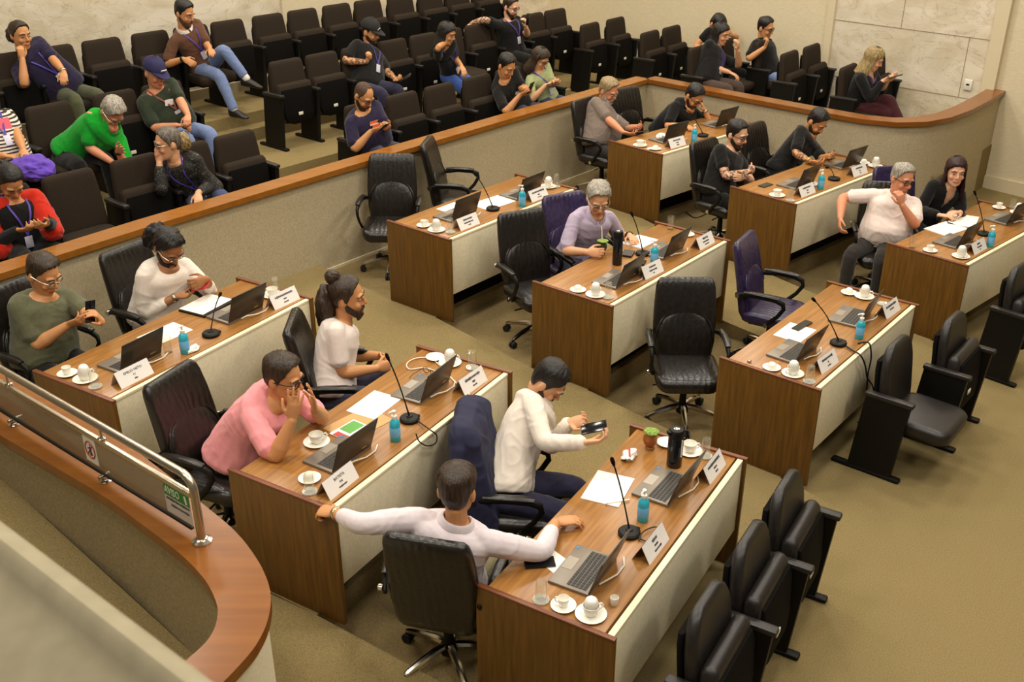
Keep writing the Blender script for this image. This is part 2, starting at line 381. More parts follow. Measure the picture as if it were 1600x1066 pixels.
for k in (1,2):
    dd=(gp[3]-gp[k]).length
    mb=MB(); mb.tube([(-dd,0,0),(-dd,0,.045)],.012,10); mb.lathe([(.032,0),(.032,.007),(.016,.014)],14,(-dd,0,0)); mb.tube([(-dd,-.03,.03),(-dd,.03,.03)],.012,10); mb.build('clamp',M['chrome'],gr)
    mb=MB(); mb.tube([(-dd+.05,0,.25),(-dd+.05,0,zt)],.008,8); mb.lathe([(.02,.252),(.02,.266),(.01,.27)],12,(-dd+.05,0,0)); mb.build('bracket',M['chrome'],gr)
def textmesh(txt, size, name, m, parent, Mx, ext=.0006, align='CENTER', sx=1):
    c=bpy.data.curves.new(name,'FONT'); c.body=txt; c.size=size; c.extrude=ext; c.align_x=align; c.align_y='CENTER'; c.resolution_u=2
    o=bpy.data.objects.new(name,c); COL.objects.link(o); bpy.context.view_layer.update()
    me=bpy.data.meshes.new_from_object(o.evaluated_get(bpy.context.evaluated_depsgraph_get())); bpy.data.objects.remove(o); bpy.data.curves.remove(c)
    me.transform(Mx@Matrix.Diagonal((sx,1,1,1))); me.materials.clear(); me.materials.append(m); me.name=name
    return link(name,me,parent)
def scribble(mb, w, h, cx, cy, Mx, rnd, t=.0006):
    x=-w/2
    while x<w/2-.001:
        g=rnd.uniform(.35,.8)*h; hh=h*rnd.choice((.7,.7,.75,1))
        mb.box((cx+x+g/2,cy,0),(g*.72,hh,t),0,None,M=Mx); x+=g
# signs stuck on the pane; the pane's near side faces -y of the rail frame when seen from the gallery
SX=Matrix(((1,0,0,0),(0,0,-1,0),(0,1,0,0),(0,0,0,1)))   # text plane x, z facing -y
def onpane(x,z,y=-.006): return Matrix.Translation((x,y,z))@SX
sg=link('notice_sign',None,None,g1,gy); tag(sg,'green and grey AVISO notice stuck on the glass guard pane','sign')
mb=MB(); mb.box((-.135,-.0055,.145),(.19,.002,.155),0); mb.build('sign_plate',M['plate_back'],sg)
mb=MB(); mb.box((-.135,-.0070,.192),(.186,.0012,.058),0); mb.build('green_header',M['sign_green'],sg)
textmesh('AVISO',.056,'heading',M['tag_white'],sg,onpane(-.167,.192,-.0084),.0005,sx=.72)
mb=MB(); mb.box((-.068,-.0084,.192),(.013,.001,.042),.0,(0,R(-12),0)); mb.build('phone_symbol',M['tag_white'],sg)
mb=MB(); rn=random.Random(3)
scribble(mb,.17,.015,-.135,.148,onpane(0,0,-.0070),rn); scribble(mb,.13,.015,-.125,.118,onpane(0,0,-.0070),rn)
mb.build('notice_text',M['ink'],sg)
ps=link('prohibition_sign',None,None,g1,gy); tag(ps,'white sticker with red no-leaning symbol on the glass guard pane','sign')
ox=-(gp[3]-P(150,745,RZ)).length
mb=MB(); mb.box((ox,-.0055,.155),(.105,.002,.15),.0); mb.build('sign_plate',M['tag_white'],ps)
mb=MB(); ring=[(ox+.04*math.cos(t),-.0075,.155+.046*math.sin(t)) for t in np.linspace(0,2*math.pi,28)]; mb.tube(ring,.0035,6); mb.tube([(ox-.028,-.008,.122),(ox+.028,-.008,.188)],.0035,6); mb.build('red_ring',M['sign_red'],ps)
mb=MB(); mb.ball((ox+.004,-.0072,.182),(.006,.001,.006),6); mb.tube([(ox+.002,-.0072,.172),(ox+.004,-.0072,.148)],.005,6); mb.tube([(ox+.004,-.0072,.148),(ox-.002,-.0072,.124)],.0035,6); mb.tube([(ox+.004,-.0072,.148),(ox+.012,-.0072,.126)],.0035,6); mb.tube([(ox+.003,-.0072,.17),(ox-.018,-.0072,.158)],.003,6); mb.build('figure_symbol',M['ink'],ps)
# ------------------------------------------------------------------ desks
def make_desk(n, label):
    x,y,z,a=DESKS[n]; rz=R(a)
    t=thing('desk',label,'desk',(x,y,z),rz,'two-seat assembly desks')
    mb=MB(); mb.box((DL/2,DD/2+.01,DH-.015),(DL-.05,DD-.02,.03),.002); mb.build('desk_top',M['wood_top'],t)
    for u in (.0125,DL-.0125):
        mb=MB(); mb.box((u,DD/2+.0025,DH/2),(.025,DD+.095,DH),.001); e=mb.build('end_panel',M['wood_end'],t)
        mb=MB(); mb.box((u,DD/2+.0025,DH+.006),(.03,DD+.099,.014),.004); mb.build('edge_strip',M['wood_lip'],e)
    mb=MB(); mb.box((DL/2,-.012,.49),(DL-.05,.024,.49),.002); mb.build('front_panel',M['panel_cream'],t)
    mb=MB(); mb.box((DL/2,-.010,.742),(DL-.05,.034,.022),.004); mb.build('panel_cap',M['panel_cap'],t)
    mb=MB(); mb.box((DL/2,.2,.26),(DL-.05,.02,.5),.0); mb.build('shade_board',M['black_matte'],t)  # black board added to stand in for the shade in the open space under the desk
    return t
make_desk('A','wood desk at the far left shared by the olive shirt and white sweater men')
make_desk('B','wood desk shared by the pink shirt man and the bun-haired man')
make_desk('C','nearest wood desk at the bottom, black flask and grey open laptops on it')
make_desk('D','wood desk by the audience barrier with two empty chairs behind it')
make_desk('E','central wood desk with a tall black bottle beside the lavender shirt man')
make_desk('F','wood desk with nobody seated, cables hanging over its front panel')
make_desk('G','farthest wood desk shared by the grey polo man and a stooping man')
make_desk('H','wood desk of the man with crossed tattooed arms and a bearded man')
make_desk('I','wood desk at the right edge shared by white polo man and woman in black')
# ------------------------------------------------------------------ office chairs
def rrect(w, d, r, n=5):
    pts=[]
    for cx,cy,a0 in ((w/2-r,d/2-r,0),(-w/2+r,d/2-r,90),(-w/2+r,-d/2+r,180),(w/2-r,-d/2+r,270)):
        for k in range(n+1):
            a=R(a0+90*k/n); pts.append((cx+r*math.cos(a),cy+r*math.sin(a)))
    return pts
def slab(prof, name=None):
    """prof: list of (centre y, z, width, depth, radius) stacked upwards, with curved front"""
    mb=MB(); rings=[]
    for (y,z,w,d,r,cv) in prof:
        rings.append([V((px, y+py+cv*(px/(w/2))**2, z)) for px,py in rrect(w,d,r)])
    mb.loft(rings); return mb
def make_office_chair(leather):
    t=thing('office_chair','','chair')
    prof=[]
    for z,w,d in ((.42,.36,.03),(.43,.42,.07),(.47,.47,.085),(.6,.51,.09),(.75,.52,.09),(.9,.51,.09),(1.02,.49,.085),(1.06,.47,.075),(1.085,.43,.05),(1.093,.36,.02)):
        y=-.235-(z-.42)*.2-.02*math.sin((z-.42)/.67*math.pi)*-1
        prof.append((y,z,w,d,min(.045,d*.48),.045))
    b=slab(prof).build('backrest',M[leather],t,50)
    mb=MB(); rings=[]
    for k in range(9):
        s=k/8; z=.50+s*.37; hw=.23*math.sqrt(max(0.02,1-max(0,(s-.35)/.65)**2)); dep=.05*math.sin(max(.12,1-s*.9)*1.6)
        y=-.235-(z-.42)*.2+.02*math.sin((z-.42)/.67*math.pi)+.048
        rings.append([V((hw*math.cos(a), y+.045*(hw*math.cos(a)/.26)**2+dep*math.sin(a)+.012*abs(math.sin(a)), z)) for a in [math.pi*j/12 for j in range(13)]]+[V((hw*math.cos(a)*.98, y-.02, z)) for a in [math.pi-math.pi*j/12 for j in range(1,12)]])
    mb.loft(rings); mb.build('lumbar_pad',M[leather],b,60)
    mb=MB(); pts=[]
    for k in range(17):
        an=math.pi*k/16; px=.235*math.cos(an); z=.64+.235*math.sin(an); pts.append((px,-.235-(z-.42)*.2+.02*math.sin((z-.42)/.67*math.pi)+.05+.045*(px/.26)**2,z))
    mb.tube(pts,.010,6); mb.build('piping',M[leather],b,60)
    mb=MB(); rings=[]
    for z,s in ((.385,.86),(.40,.97),(.43,1),(.465,1),(.485,.95),(.495,.8)):
        rings.append([V((px*s, .03+py*s-.0, z-(.03*max(0,(py*s-.12)/.14)**2)+.012*(px/.26)**2)) for px,py in rrect(.53,.52,.1)])
    mb.loft(rings); mb.build('seat_cushion',M[leather],t,60)
    mb=MB(); mb.box((0,0,.37),(.3,.34,.04),.01); mb.tube([(.1,.06,.35),(.27,.08,.35)],.007,6); mb.build('seat_plate',M['black_plastic'],t)
    for s in (-1,1):
        mb=MB(); mb.tube([(s*.265,-.27,.655),(s*.295,-.2,.675),(s*.305,-.05,.695),(s*.305,.1,.69),(s*.305,.17,.665),(s*.303,.18,.62),(s*.298,.13,.54),(s*.29,.05,.46),(s*.27,.02,.42)],[.018,.022,.026,.026,.024,.02,.019,.02,.02],10,flat=.7,up=(0,0,1))
        a=mb.build('armrest',M['black_plastic'],t,60)
        mb=MB(); mb.tube([(s*.30,-.185,.715),(s*.306,-.08,.727),(s*.306,.06,.727),(s*.306,.13,.712)],[.02,.03,.031,.022],10,flat=1,up=(1,0,0))
        mb.v=[V((v.x,v.y,v.z*.45+.385)) for v in mb.v]; mb.build('arm_pad',M['leather_black'],a,60)
        for q in ((s*.30,-.245,.66),(s*.305,.035,.44)):
            mb=MB(); mb.tube([(q[0]-.012,q[1],q[2]),(q[0]+.012,q[1],q[2])],.02,12); mb.build('arm_knob',M['chrome'],a)
    mb=MB(); mb.tube([(0,0,.09),(0,0,.36)],[.032,.026],14); mb.lathe([(.05,.07),(.055,.1),(.05,.135),(.03,.15)],16); mb.build('gas_column',M['black_plastic'],t)
    for k in range(5):
        a=2*math.pi*k/5+.3; c,s_=math.cos(a),math.sin(a); L=lambda r,z:(c*r,s_*r,z)
        mb=MB(); mb.tube([L(.03,.125),L(.1,.122),L(.2,.105),L(.29,.082),L(.315,.074)],[.024,.025,.022,.019,.014],8,flat=1.0); mb.build('base_leg',M['chrome'],t)
        mb=MB()
        for o in (-.016,.016):
            q=V(L(.31,.031)); nn=V((-s_,c,0)); mb.tube([q+nn*(o-.011),q+nn*(o+.011)],.03,14)
        mb.tube([L(.31,.03),L(.31,.075)],.009,8); mb.build('caster',M['rubber'],t)
    return t
def shrink(t,sx,sz):
    seen=set()
    for o in [c for ch in children(t) for c in [ch]+children(ch)]:
        if o.data.name not in seen: seen.add(o.data.name); o.data.transform(Matrix.Diagonal((sx,sx,sz,1)))
OC=make_office_chair('leather_black'); shrink(OC,.92,.965); OCK=children(OC); OC_used=[False]
OCN=make_office_chair('leather_navy'); shrink(OCN,.92,.965); OCNK=children(OCN)
def office(n,u,v,yaw,label,navy=False):
    p=dk(n,u,v); src,k=(OCN,OCNK) if navy else (OC,OCK)
    if not src.get('used'):
        src['used']=1; src.location=p; src.rotation_euler=(0,0,R(yaw-90)); src['label']=label; src['group']='leather office chairs behind the desks'; return src
    c=copy_tree(src,p,R(yaw-90),label,group='leather office chairs behind the desks',kids=k); return c
CH={}
_e=P(702,1018,.13)-V((DESKS['C'][0],DESKS['C'][1],0)); _a=R(DESKS['C'][3]); CU=(_e.x*math.cos(_a)+_e.y*math.sin(_a),-_e.x*math.sin(_a)+_e.y*math.cos(_a)); print('CU',CU)
def oc(key,n,u,v,yaw,label,navy=False): CH[key]=(dk(n,u,v),yaw); return office(n,u,v,yaw,label,navy)
oc('A1','A',.40,1.13,-31,'black leather office chair under the man in the olive t-shirt')
oc('A2','A',1.27,1.02,-31,'black leather office chair under the man in the white sweater')
oc('B1','B',.30,1.10,-24,'black leather office chair behind the man in the pink t-shirt')
oc('B2','B',1.36,1.03,2,'black leather office chair under the man with the hair bun')
oc('C1','C',*CU,76,'black leather office chair seen from behind at the bottom, under the man with outstretched arms')
oc('C2','C',1.06,1.10,-6,'black leather office chair with a navy jacket over its back')
oc('D1','D',.54,1.23,-92,'empty black leather office chair turned to the viewer beside the barrier')
oc('D2','D',1.50,1.24,-8,'empty black leather office chair in side view against the barrier')
oc('E0','E',.46,1.02,-62,'empty black leather office chair left of the lavender shirt man')
oc('E1','E',1.06,1.02,-62,'dark leather office chair under the old man in the lavender shirt',True)
oc('F0','F',.24,1.10,-91,'empty black leather office chair in the centre aisle facing the viewer')
oc('F1','F',1.60,1.08,-30,'empty purple-sheened leather office chair behind the unattended desk',True)
oc('G1','G',.34,1.10,-40,'black leather office chair under the man in the grey polo shirt')
oc('G2','G',1.02,1.15,-55,'black leather office chair behind the man stooping over his phone')
oc('H1','H',.30,1.0,-47,'black leather office chair under the man with crossed tattooed arms')
oc('H2','H',1.22,1.05,-47,'black leather office chair under the bearded man typing on his phone')
oc('I1','I',.52,1.0,-100,'black leather office chair under the man in the white polo shirt')
oc('I2','I',1.12,1.15,-80,'dark leather office chair between the white polo man and woman in black',True)
# ------------------------------------------------------------------ auditorium seats
def make_seat(cl, down, right, sh):
    t=thing('auditorium_seat','','seat')
    prof=[]
    for z,w,d in (((.38,.42,.03),(.40,.47,.065),(.5,.485,.08),(.7,.475,.08),(.78,.46,.078),(.85,.42,.072),(.90,.36,.066),(.93,.29,.055),(.945,.2,.03)) if cl=='seat_leather' else ((.38,.44,.03),(.40,.49,.075),(.5,.505,.09),(.7,.49,.09),(.86,.465,.085),(.92,.45,.075),(.945,.42,.06),(.955,.37,.03))):
        prof.append((.0-(z-.38)*.11,z,w,d,min(.04,d*.48),.012))
    b=slab(prof).build('backrest',M[cl],t,50)
    prof=[(-.045-(z-.38)*.11,z,w,.03,.014,.0) for z,w in ((.26,.40),(.34,.46),(.6,.47),(.78,.45),(.84,.40))]
    slab(prof).build('back_shell',M['black_matte'],b)
    if down:
        mb=MB(); rings=[]
        for z,s in ((.365,.9),(.38,.98),(.41,1),(.445,1),(.465,.95),(.474,.82)):
            rings.append([V((px*s,.235+py*s, z-.02*max(0,(py-.05)/.2))) for px,py in rrect(.49,.46,.09)])
        mb.loft(rings); q=mb.build('seat_cushion',M[cl],t,60)
        mb=MB(); mb.box((0,.2,.345),(.4,.34,.05),.02); mb.build('seat_shell',M['black_plastic'],q)
    else:
        mb=MB(); rings=[]
        for z,w,d in ((.28,.36,.04),(.30,.44,.085),(.45,.475,.1),(.62,.48,.1),(.69,.47,.09),(.715,.44,.06),(.722,.40,.02)):
            rings.append([V((px,.085+py-(z-.28)*.05,z)) for px,py in rrect(w,d,min(.035,d*.48))])
        mb.loft(rings); q=mb.build('seat_cushion',M[cl],t,50)
        mb=MB(); rings=[]
        for z,w,d in ((.27,.2,.03),(.29,.34,.05),(.38,.44,.05),(.6,.45,.04),(.66,.42,.02)):
            rings.append([V((px,.14+py-(z-.28)*.06,z)) for px,py in rrect(w,d,min(.02,d*.48))])
        mb.loft(rings); mb.build('seat_shell',M['black_matte'],q)
        mb=MB(); mb.box((.0,.157,.38),(.06,.014,.034),.004); mb.build('number_tag',M['tag_white'],q)
    for s in ((1,-1) if right else (1,)):
        mb=MB(); mb.prism([(-.16,.03),(.15,.03),(.20,.60),(-.11,.60)],-.022,.022,Matrix(((0,0,1,s*.275),(1,0,0,0),(0,1,0,0),(0,0,0,1)))); a=mb.build('side_panel',M['black_plastic'],t)
        mb=MB(); mb.box((s*.275,.05,.618),(.062,.34,.036),.012); mb.build('armrest',M['seat_leather'],a)
        mb=MB(); mb.box((s*.275,-.03,.015),(.06,.50,.03),.012); mb.build('foot_plate',M['black_plastic'],a)
    return t
SEAT={}
def seat(p, yaw, cl, down, right, label, group):
    k=(cl,down,right)
    if k not in SEAT:
        t=make_seat(cl,down,right,None); SEAT[k]=(t,children(t)); t.location=p; t.rotation_euler=(0,0,yaw-math.pi/2); t['label']=label; t['group']=group; return t
    return copy_tree(SEAT[k][0],p,yaw-math.pi/2,label,group=group,kids=SEAT[k][1])
def aseat(px,py,row,down,right,label,yaw=None,cl='seat_cloth',group='auditorium seats behind the barrier',z=None,perp=None):
    yaw=AUD_YAW if yaw is None else yaw; z=ROWZ[row] if z is None else z
    q=P(px,py,z+.945); f=V((math.cos(yaw),math.sin(yaw),0)); p=q+f*.06; p.z=z
    if perp is not None:
        e=p-W0; p=au(e.dot(TT),perp,z)
    return seat(p,yaw,cl,down,right,label,group), p
SP={}
# back row (against the marble and cloth wall)
r3=[(-6,78,0,'at the left edge, back row, left of the navy shirt woman'),(66,70,1,'under the woman in the navy shirt leaning on her hand'),(146,60,0,'in the back row right next to the navy shirt woman'),(222,49,0,'in the back row just left of the brown polo man'),(288,40,1,'under the moustached man in the brown polo shirt'),
 (352,33,0,'in the back row beside the crossed legs of brown polo man'),(418,24,0,'in the back row, second one right of the brown polo man'),(472,16,0,'in the back row just right of the wall strip'),(525,8,0,'in the back row, second right of the wall strip'),(575,1,0,'in the back row directly above the man in the black cap'),(622,-7,0,'cut by the photo top, nearest right of the black cap'),(668,-14,0,'cut by the photo top, just left of the girl in jeans'),(712,-20,0,'cut by the photo top, right above the girl in jeans'),(755,-26,0,'cut by the photo top, nearest the man holding up a phone')]
for i,(x,y,d,l) in enumerate(r3): SP['r3_%d'%i]=aseat(x,y,3,d,i==len(r3)-1,'brown seat '+l,perp=-3.56)[1]
r2=[(-22,178,1,0,'under the woman in the striped shirt'),(70,163,1,0,'under the man in the green polo shirt, second row'),(170,143,0,0,'folded up between the green polo man and navy cap man'),(240,128,1,1,'under the man in the dark green t-shirt and navy cap'),
 (442,94,0,0,'nearest the stepped aisle in the second row, end panel visible'),(500,84,0,0,'second from the stepped aisle in the second row'),(556,74,1,0,'under the man in the black cap'),(609,63,0,0,'just right of the man in the black cap'),(658,54,0,0,'just left of the girl in jeans'),(702,47,1,0,'under the girl in jeans'),(748,39,0,0,'under the stretched tattooed arm of the man holding up a phone'),(790,31,1,0,'under the man in black holding up a phone'),(830,22,0,0,'just right of the man holding up a phone'),(862,15,0,1,'at the far right end of the second row')]
for i,(x,y,d,r,l) in enumerate(r2): SP['r2_%d'%i]=aseat(x,y,2,d,r,'brown seat '+l,perp=-2.3)[1]
r1=[(-12,290,1,0,'under the woman in the red shawl'),(96,268,1,0,'empty, cushion down, right of the woman in the red shawl'),(209,247,0,0,'folded up between the red shawl and floral blouse women'),(292,228,1,0,'under the woman in the dark floral blouse'),(370,211,0,1,'at the aisle end, right of the floral blouse woman'),
 (566,163,1,0,'under the bald man in the navy t-shirt, at the aisle'),(624,147,0,0,'just right of the bald man in the navy t-shirt'),(683,133,0,0,'folded up midway between the bald and black t-shirt men'),(741,119,0,0,'just left of the man in black t-shirt looking at his phone'),(790,107,1,0,'under the man in black t-shirt beside the sage woman'),(834,97,1,1,'under the woman in the sage green t-shirt')]
for i,(x,y,d,r,l) in enumerate(r1): SP['r1_%d'%i]=aseat(x,y,1,d,r,'brown seat '+l,perp=-.9)[1]
# pairs behind the side barrier
SY=AUD_YAW+R(3)
sd=[(917,37,0,0,'left one of the pair right of the sage green woman',-2.05),(953,28,0,1,'right one of the pair right of the sage green woman',-2.05),(1014,50,0,0,'folded behind the side barrier left of the two women in black',-1.0),(1040,41,0,1,'against the wall left of the hunched person in black',-1.0),
 (1098,75,1,0,'under the woman in black with long dark hair',.12),(1132,63,1,1,'under the hunched person in black by the wall',.12),(1193,64,1,1,'under the young man in glasses and black polo',.55),(1232,82,0,0,'left of the empty pair right of the black polo man',1.2),(1265,71,0,1,'right of the empty pair right of the black polo man',1.2),(1331,104,1,0,'under the blonde woman',2.14),(1388,90,0,1,'beside the blonde woman against the marble',2.14)]
for i,(x,y,d,r,l,pp) in enumerate(sd): SP['s_%d'%i]=aseat(x,y,0,d,r,'brown seat '+l,yaw=SY,perp=pp+.05)[1]
# black leather seats on the open floor in front of the desks
fs=[('C',1227,748,0,1,'black leather seat farthest of the three before the nearest desk'),('C',1170,830,0,0,'black leather seat in the middle of the three before the nearest desk'),('C',1103,928,0,0,'black leather seat cut by the photo bottom before the nearest desk'),
 ('F',1490,492,0,1,'folded black leather seat just behind the lowered one'),('F',1402,530,1,0,'black leather seat with its cushion lowered, before the cabled desk'),('I',1596,412,0,0,'black leather seat cut by the photo right edge')]
for n,x,y,d,r,l in fs:
    yaw=R(DESKS[n][3]-90); aseat(x,y,0,d,r,l,yaw=yaw,cl='seat_leather',z=0,group='leather auditorium seats on the floor')
# ------------------------------------------------------------------ things on the desks
WHO={'A0':'the man in the olive t-shirt','A1':'the man in the white sweater','B0':'the man in the pink t-shirt','B1':'the man with the hair bun','C0':'the man with outstretched arms','C1':'the white shirt man holding a phone',
 'D0':'the left empty barrier chair','D1':'the right empty barrier chair','E0':'the empty chair left of lavender','E1':'the lavender shirt man','F0':'the empty centre-aisle chair','F1':'the empty purple-sheened chair','G0':'the man in the grey polo','G1':'the stooping man in black','H0':'the man with crossed arms','H1':'the bearded phone man','I0':'the man in the white polo','I1':'the woman in black'}
def ondesk(n,px,py,mg=.05,h=0):
    x,y,z,a=DESKS[n]; q=P(px,py,z+DH+h); e=q-V((x,y,0)); c,s=math.cos(R(a)),math.sin(R(a))
    u=e.x*c+e.y*s; v=-e.x*s+e.y*c
    u=min(max(u,mg+.03),DL-mg-.03); v=min(max(v,mg+.02),DD-mg)
    return u,v
TOP=DH
PROTO={}
def place(kind, make, loc, rz, label, cat, group):
    if kind not in PROTO:
        t=make(); PROTO[kind]=(t,children(t)); t.location=loc; t.rotation_euler=(0,0,rz); tag(t,label,cat,group); return t
    s,k=PROTO[kind]; c=copy_tree(s,loc,rz,label,group=group,kids=k); c['category']=cat; return c
def one(name,mb,m,ang=40): return mb.build(name,M[m],None,ang)
def mk_saucer(r):
    def f(): mb=MB(); mb.lathe([(r*.5,0),(r*.55,.003),(r*.97,.013),(r,.016),(r*.96,.017),(r*.55,.007),(0,.006)],28); return one('saucer',mb,'white_china',60)
    return f
def mk_cup(r,h):
    def f():
        t=thing('coffee_cup','','cup'); mb=MB()
        mb.lathe([(r*.55,0),(r*.6,.003),(r*.82,h*.3),(r*.97,h*.7),(r,h),(r*.94,h),(r*.9,h*.7),(r*.75,h*.3),(r*.5,.008),(0,.007)],24); mb.build('cup_body',M['white_china'],t,60)
        mb=MB(); mb.tube([(r*.9,0,h*.82),(r*1.35,0,h*.85),(r*1.6,0,h*.6),(r*1.4,0,h*.35),(r*.82,0,h*.25)],.0045,8); mb.build('handle',M['white_china'],t,60); return t
    return f
def mk_dome():
    r=.033; mb=MB(); h=.042
    mb.lathe([(r,0),(r,.006),(r*.97,h*.45),(r*.85,h*.75),(r*.6,h*.95),(r*.4,h),(0,h)],20); return one('upturned_cup',mb,'white_china',60)
def mk_tumbler():
    r=.029; h=.115; mb=MB(); mb.lathe([(0,h),(r*.86,h),(r*.88,h-.004),(r,0),(r*.97,0),(r*.85,h-.014),(0,h-.014)],20); return one('tumbler',mb,'glass',50)
def mk_glass_up():
    r=.031; h=.12; mb=MB(); mb.lathe([(0,0),(r*.86,0),(r,h),(r*.94,h),(r*.8,.012),(0,.012)],20); return one('tumbler',mb,'glass',50)
def mk_coaster():
    r=.042; mb=MB(); mb.lathe([(r*.7,0),(r,.006),(r*1.0,.012),(r*.9,.012),(r*.7,.005),(0,.005)],10)
    return one('glass_coaster',mb,'glass_coaster',20)
def mk_bottle():
    t=thing('sanitizer_bottle','','bottle'); r=.031
    mb=MB(); mb.lathe([(r*.9,0),(r,.006),(r,.112),(r*.9,.128),(r*.55,.14),(r*.42,.146)],20); mb.build('bottle_body',M['gel_blue'],t,50)
    mb=MB(); mb.lathe([(r+.0008,.035),(r+.0012,.036),(r+.0012,.092),(r+.0008,.093)],20); mb.f=mb.f[:-2]; mb.m=mb.m[:-2]; mb.build('label',M['label_blue'],t)
    mb=MB(); mb.lathe([(.014,.144),(.016,.15),(.016,.165),(.007,.168),(.006,.188),(.011,.189),(.011,.197),(0,.199)],14); mb.tube([(0,0,.193),(.03,0,.194),(.036,0,.187)],[.006,.005,.004],8); mb.build('pump',M['white_china'],t,40); return t
def mk_laptop():
    t=thing('laptop','','laptop'); w,d=.33,.225
    mb=MB(); mb.box((0,0,.009),(w,d,.016),.004); b=mb.build('base',M['laptop_grey'],t)
    mb=MB(); mb.box((0,.035,.0175),(w*.88,.108,.002),.0)
    mb.build('keyboard_bed',M['laptop_grey'],b)
    mb=MB()
    for i in range(5):
        for j in range(14):
            if i==0 and 4<j<9: continue
            mb.box((-w*.41+j*w*.82/13,-.008+i*.0215,.0192),(.0185,.0175,.0026),.0)
    mb.box((-.003,-.008,.0192),(.088,.0175,.0026)); mb.build('keys',M['key_black'],b)
    mb=MB(); mb.box((-.01,-.075,.0174),(.1,.058,.0016)); mb.build('touchpad',M['touchpad'],b)
    mb=MB(); mb.box((-w/2+.025,-.095,.0176),(.016,.014,.001)); mb.build('sticker',M['sticker_blue'],b)
    an=R(108); c,s=math.cos(math.pi-an),math.sin(math.pi-an)
    LM=Matrix.Translation((0,d/2-.004,.016))@Matrix.Rotation(R(18),4,'X').inverted()
    mb=MB(); mb.box((0,0,.108),(w,.007,.216),.003,M=LM); l=mb.build('lid',M['laptop_lid'],t)
    mb=MB(); mb.box((0,-.0042,.112),(w*.93,.0012,.19),0,M=LM); mb.build('screen',M['screen_dark'],l)
    mb=MB(); mb.box((-.09,.0040,.035),(.04,.0010,.008),0,M=LM); mb.build('lid_emblem',M['gold'],l)
    return t
def mk_mic(head):
    def f():
        t=thing('gooseneck_microphone','','microphone')
        mb=MB(); mb.lathe([(.058,0),(.06,.004),(.06,.018),(.052,.026),(.02,.028),(.016,.034),(0,.035)],24); mb.box((.052,-.02,.012),(.02,.03,.014),.003); mb.build('base',M['black_plastic'],t)
        h=V(head); mb=MB(); pts=[V((0,0,.028)),V((0,0,.12))*.6+V((0,0,.05))]; 
        for k in range(1,7):
            s=k/6; q=V((0,0,.03)).lerp(h,s); q+=V((0,0,.05*math.sin(s*math.pi)*.6)); pts.append(q)
        pts=[V((0,0,.028))]+pts[2:]
        mb.tube(pts,[.006]+[.0042]*(len(pts)-1),8); mb.build('gooseneck',M['black_plastic'],t)
        d=(pts[-1]-pts[-2]).normalized(); mb=MB(); mb.tube([h-d*.03,h-d*.012,h+d*.012,h+d*.02],[.006,.011,.011,.005],12); mb.build('capsule',M['black_matte'],t)
        return t
    return f
def sitem(n,px,py,kind,make,name,label,cat,group,rz=0,h=0,mg=.05):
    u,v=ondesk(n,px,py,mg,h); return place(kind,make,dk(n,u,v,TOP+h),R(DESKS[n][3])+rz,label,cat,group)
SAU={'s':.062,'l':.076}
def cupset(n,i,px,py,size,what,extra=''):
    who=WHO[n+str(i)]; r=SAU[size]; g='cups and saucers on the desks'
    big='large' if size=='l' else 'small'
    sfx=extra or ('before '+who)
    u,v=ondesk(n,px,py,r); pos=dk(n,u,v,TOP); rz=random.uniform(0,6.28)
    place('saucer'+size,mk_saucer(r),pos,rz,'%s white saucer under a %s %s'%(big,{'cup':'coffee cup','cov':'covered cup','none':'bare spot','egg':'tiny upturned cup'}[what] if what!='none' else 'nothing, lying bare',sfx) if what!='none' else '%s bare white saucer %s'%(big,sfx),'saucer','saucers on the desks')
    if what in('cup','cov'):
        rr,h=(.028,.05) if size=='s' else (.041,.058)
        place('cup'+size,mk_cup(rr,h),pos+V((0,0,.0065)),rz,'%s white coffee cup, %s, %s'%(big,'topped by another upturned' if what=='cov' else 'open on its saucer',sfx),'cup',g)
        if what=='cov': place('dome',mk_dome,pos+V((0,0,.0645 if size=='l' else .0565)),rz,'small white cup upturned on the %s cup %s'%(big,sfx),'cup',g)
    if what=='egg': place('dome',mk_dome,pos+V((0,0,.0065)),rz,'small white cup upturned on its saucer %s'%sfx,'cup',g)
CS=[('A',0,97,590,'s','cup'),('A',0,128,597,'l','cov'),('A',1,426,463,'l','cup'),('B',0,495,693,'l','cup'),('B',0,484,750,'s','egg'),('B',1,686,556,'s','none'),('B',1,709,565,'l','cov'),('C',1,1044,692,'s','none'),('C',1,1078,706,'l','cup'),('C',0,880,949,'s','cup'),('C',0,921,965,'l','cov'),
 ('D',0,662,354,'s','cup'),('D',0,682,361,'l','cov'),('D',1,857,293,'l','cov'),('E',0,901,456,'s','egg'),('E',0,925,465,'l','cov'),('E',1,1074,368,'s','egg'),('F',0,1201,580,'s','egg'),('F',0,1233,590,'l','cov'),('F',1,1326,459,'s','egg'),('F',1,1350,465,'l','cov'),
 ('G',0,998,229,'l','cup'),('G',0,1024,234,'s','egg'),('H',0,1213,307,'l','cup'),('H',1,1352,255,'s','egg'),('H',1,1371,260,'l','cov'),('I',0,1453,393,'s','cup'),('I',0,1501,402,'l','cov'),('I',1,1562,325,'s','cup'),('I',1,1592,333,'l','cov')]
for c in CS: cupset(*c)
TU=[('A',0,149,606,1,0),('A',1,441,455,1,0),('A',0,263,551,1,1),('B',0,484,770,1,0),('B',1,738,576,1,0),('C',0,842,943,1,0),('C',1,1102,714,1,0),('D',0,704,364,1,0),('D',1,873,291,1,0),('E',0,950,466,1,0),('E',1,1050,357,1,1),('F',0,1259,602,1,0),('F',1,1379,476,0,0),('G',1,1165,195,1,0),('H',0,1233,316,1,0),('I',0,1421,389,1,1),('I',1,1582,329,1,1)]
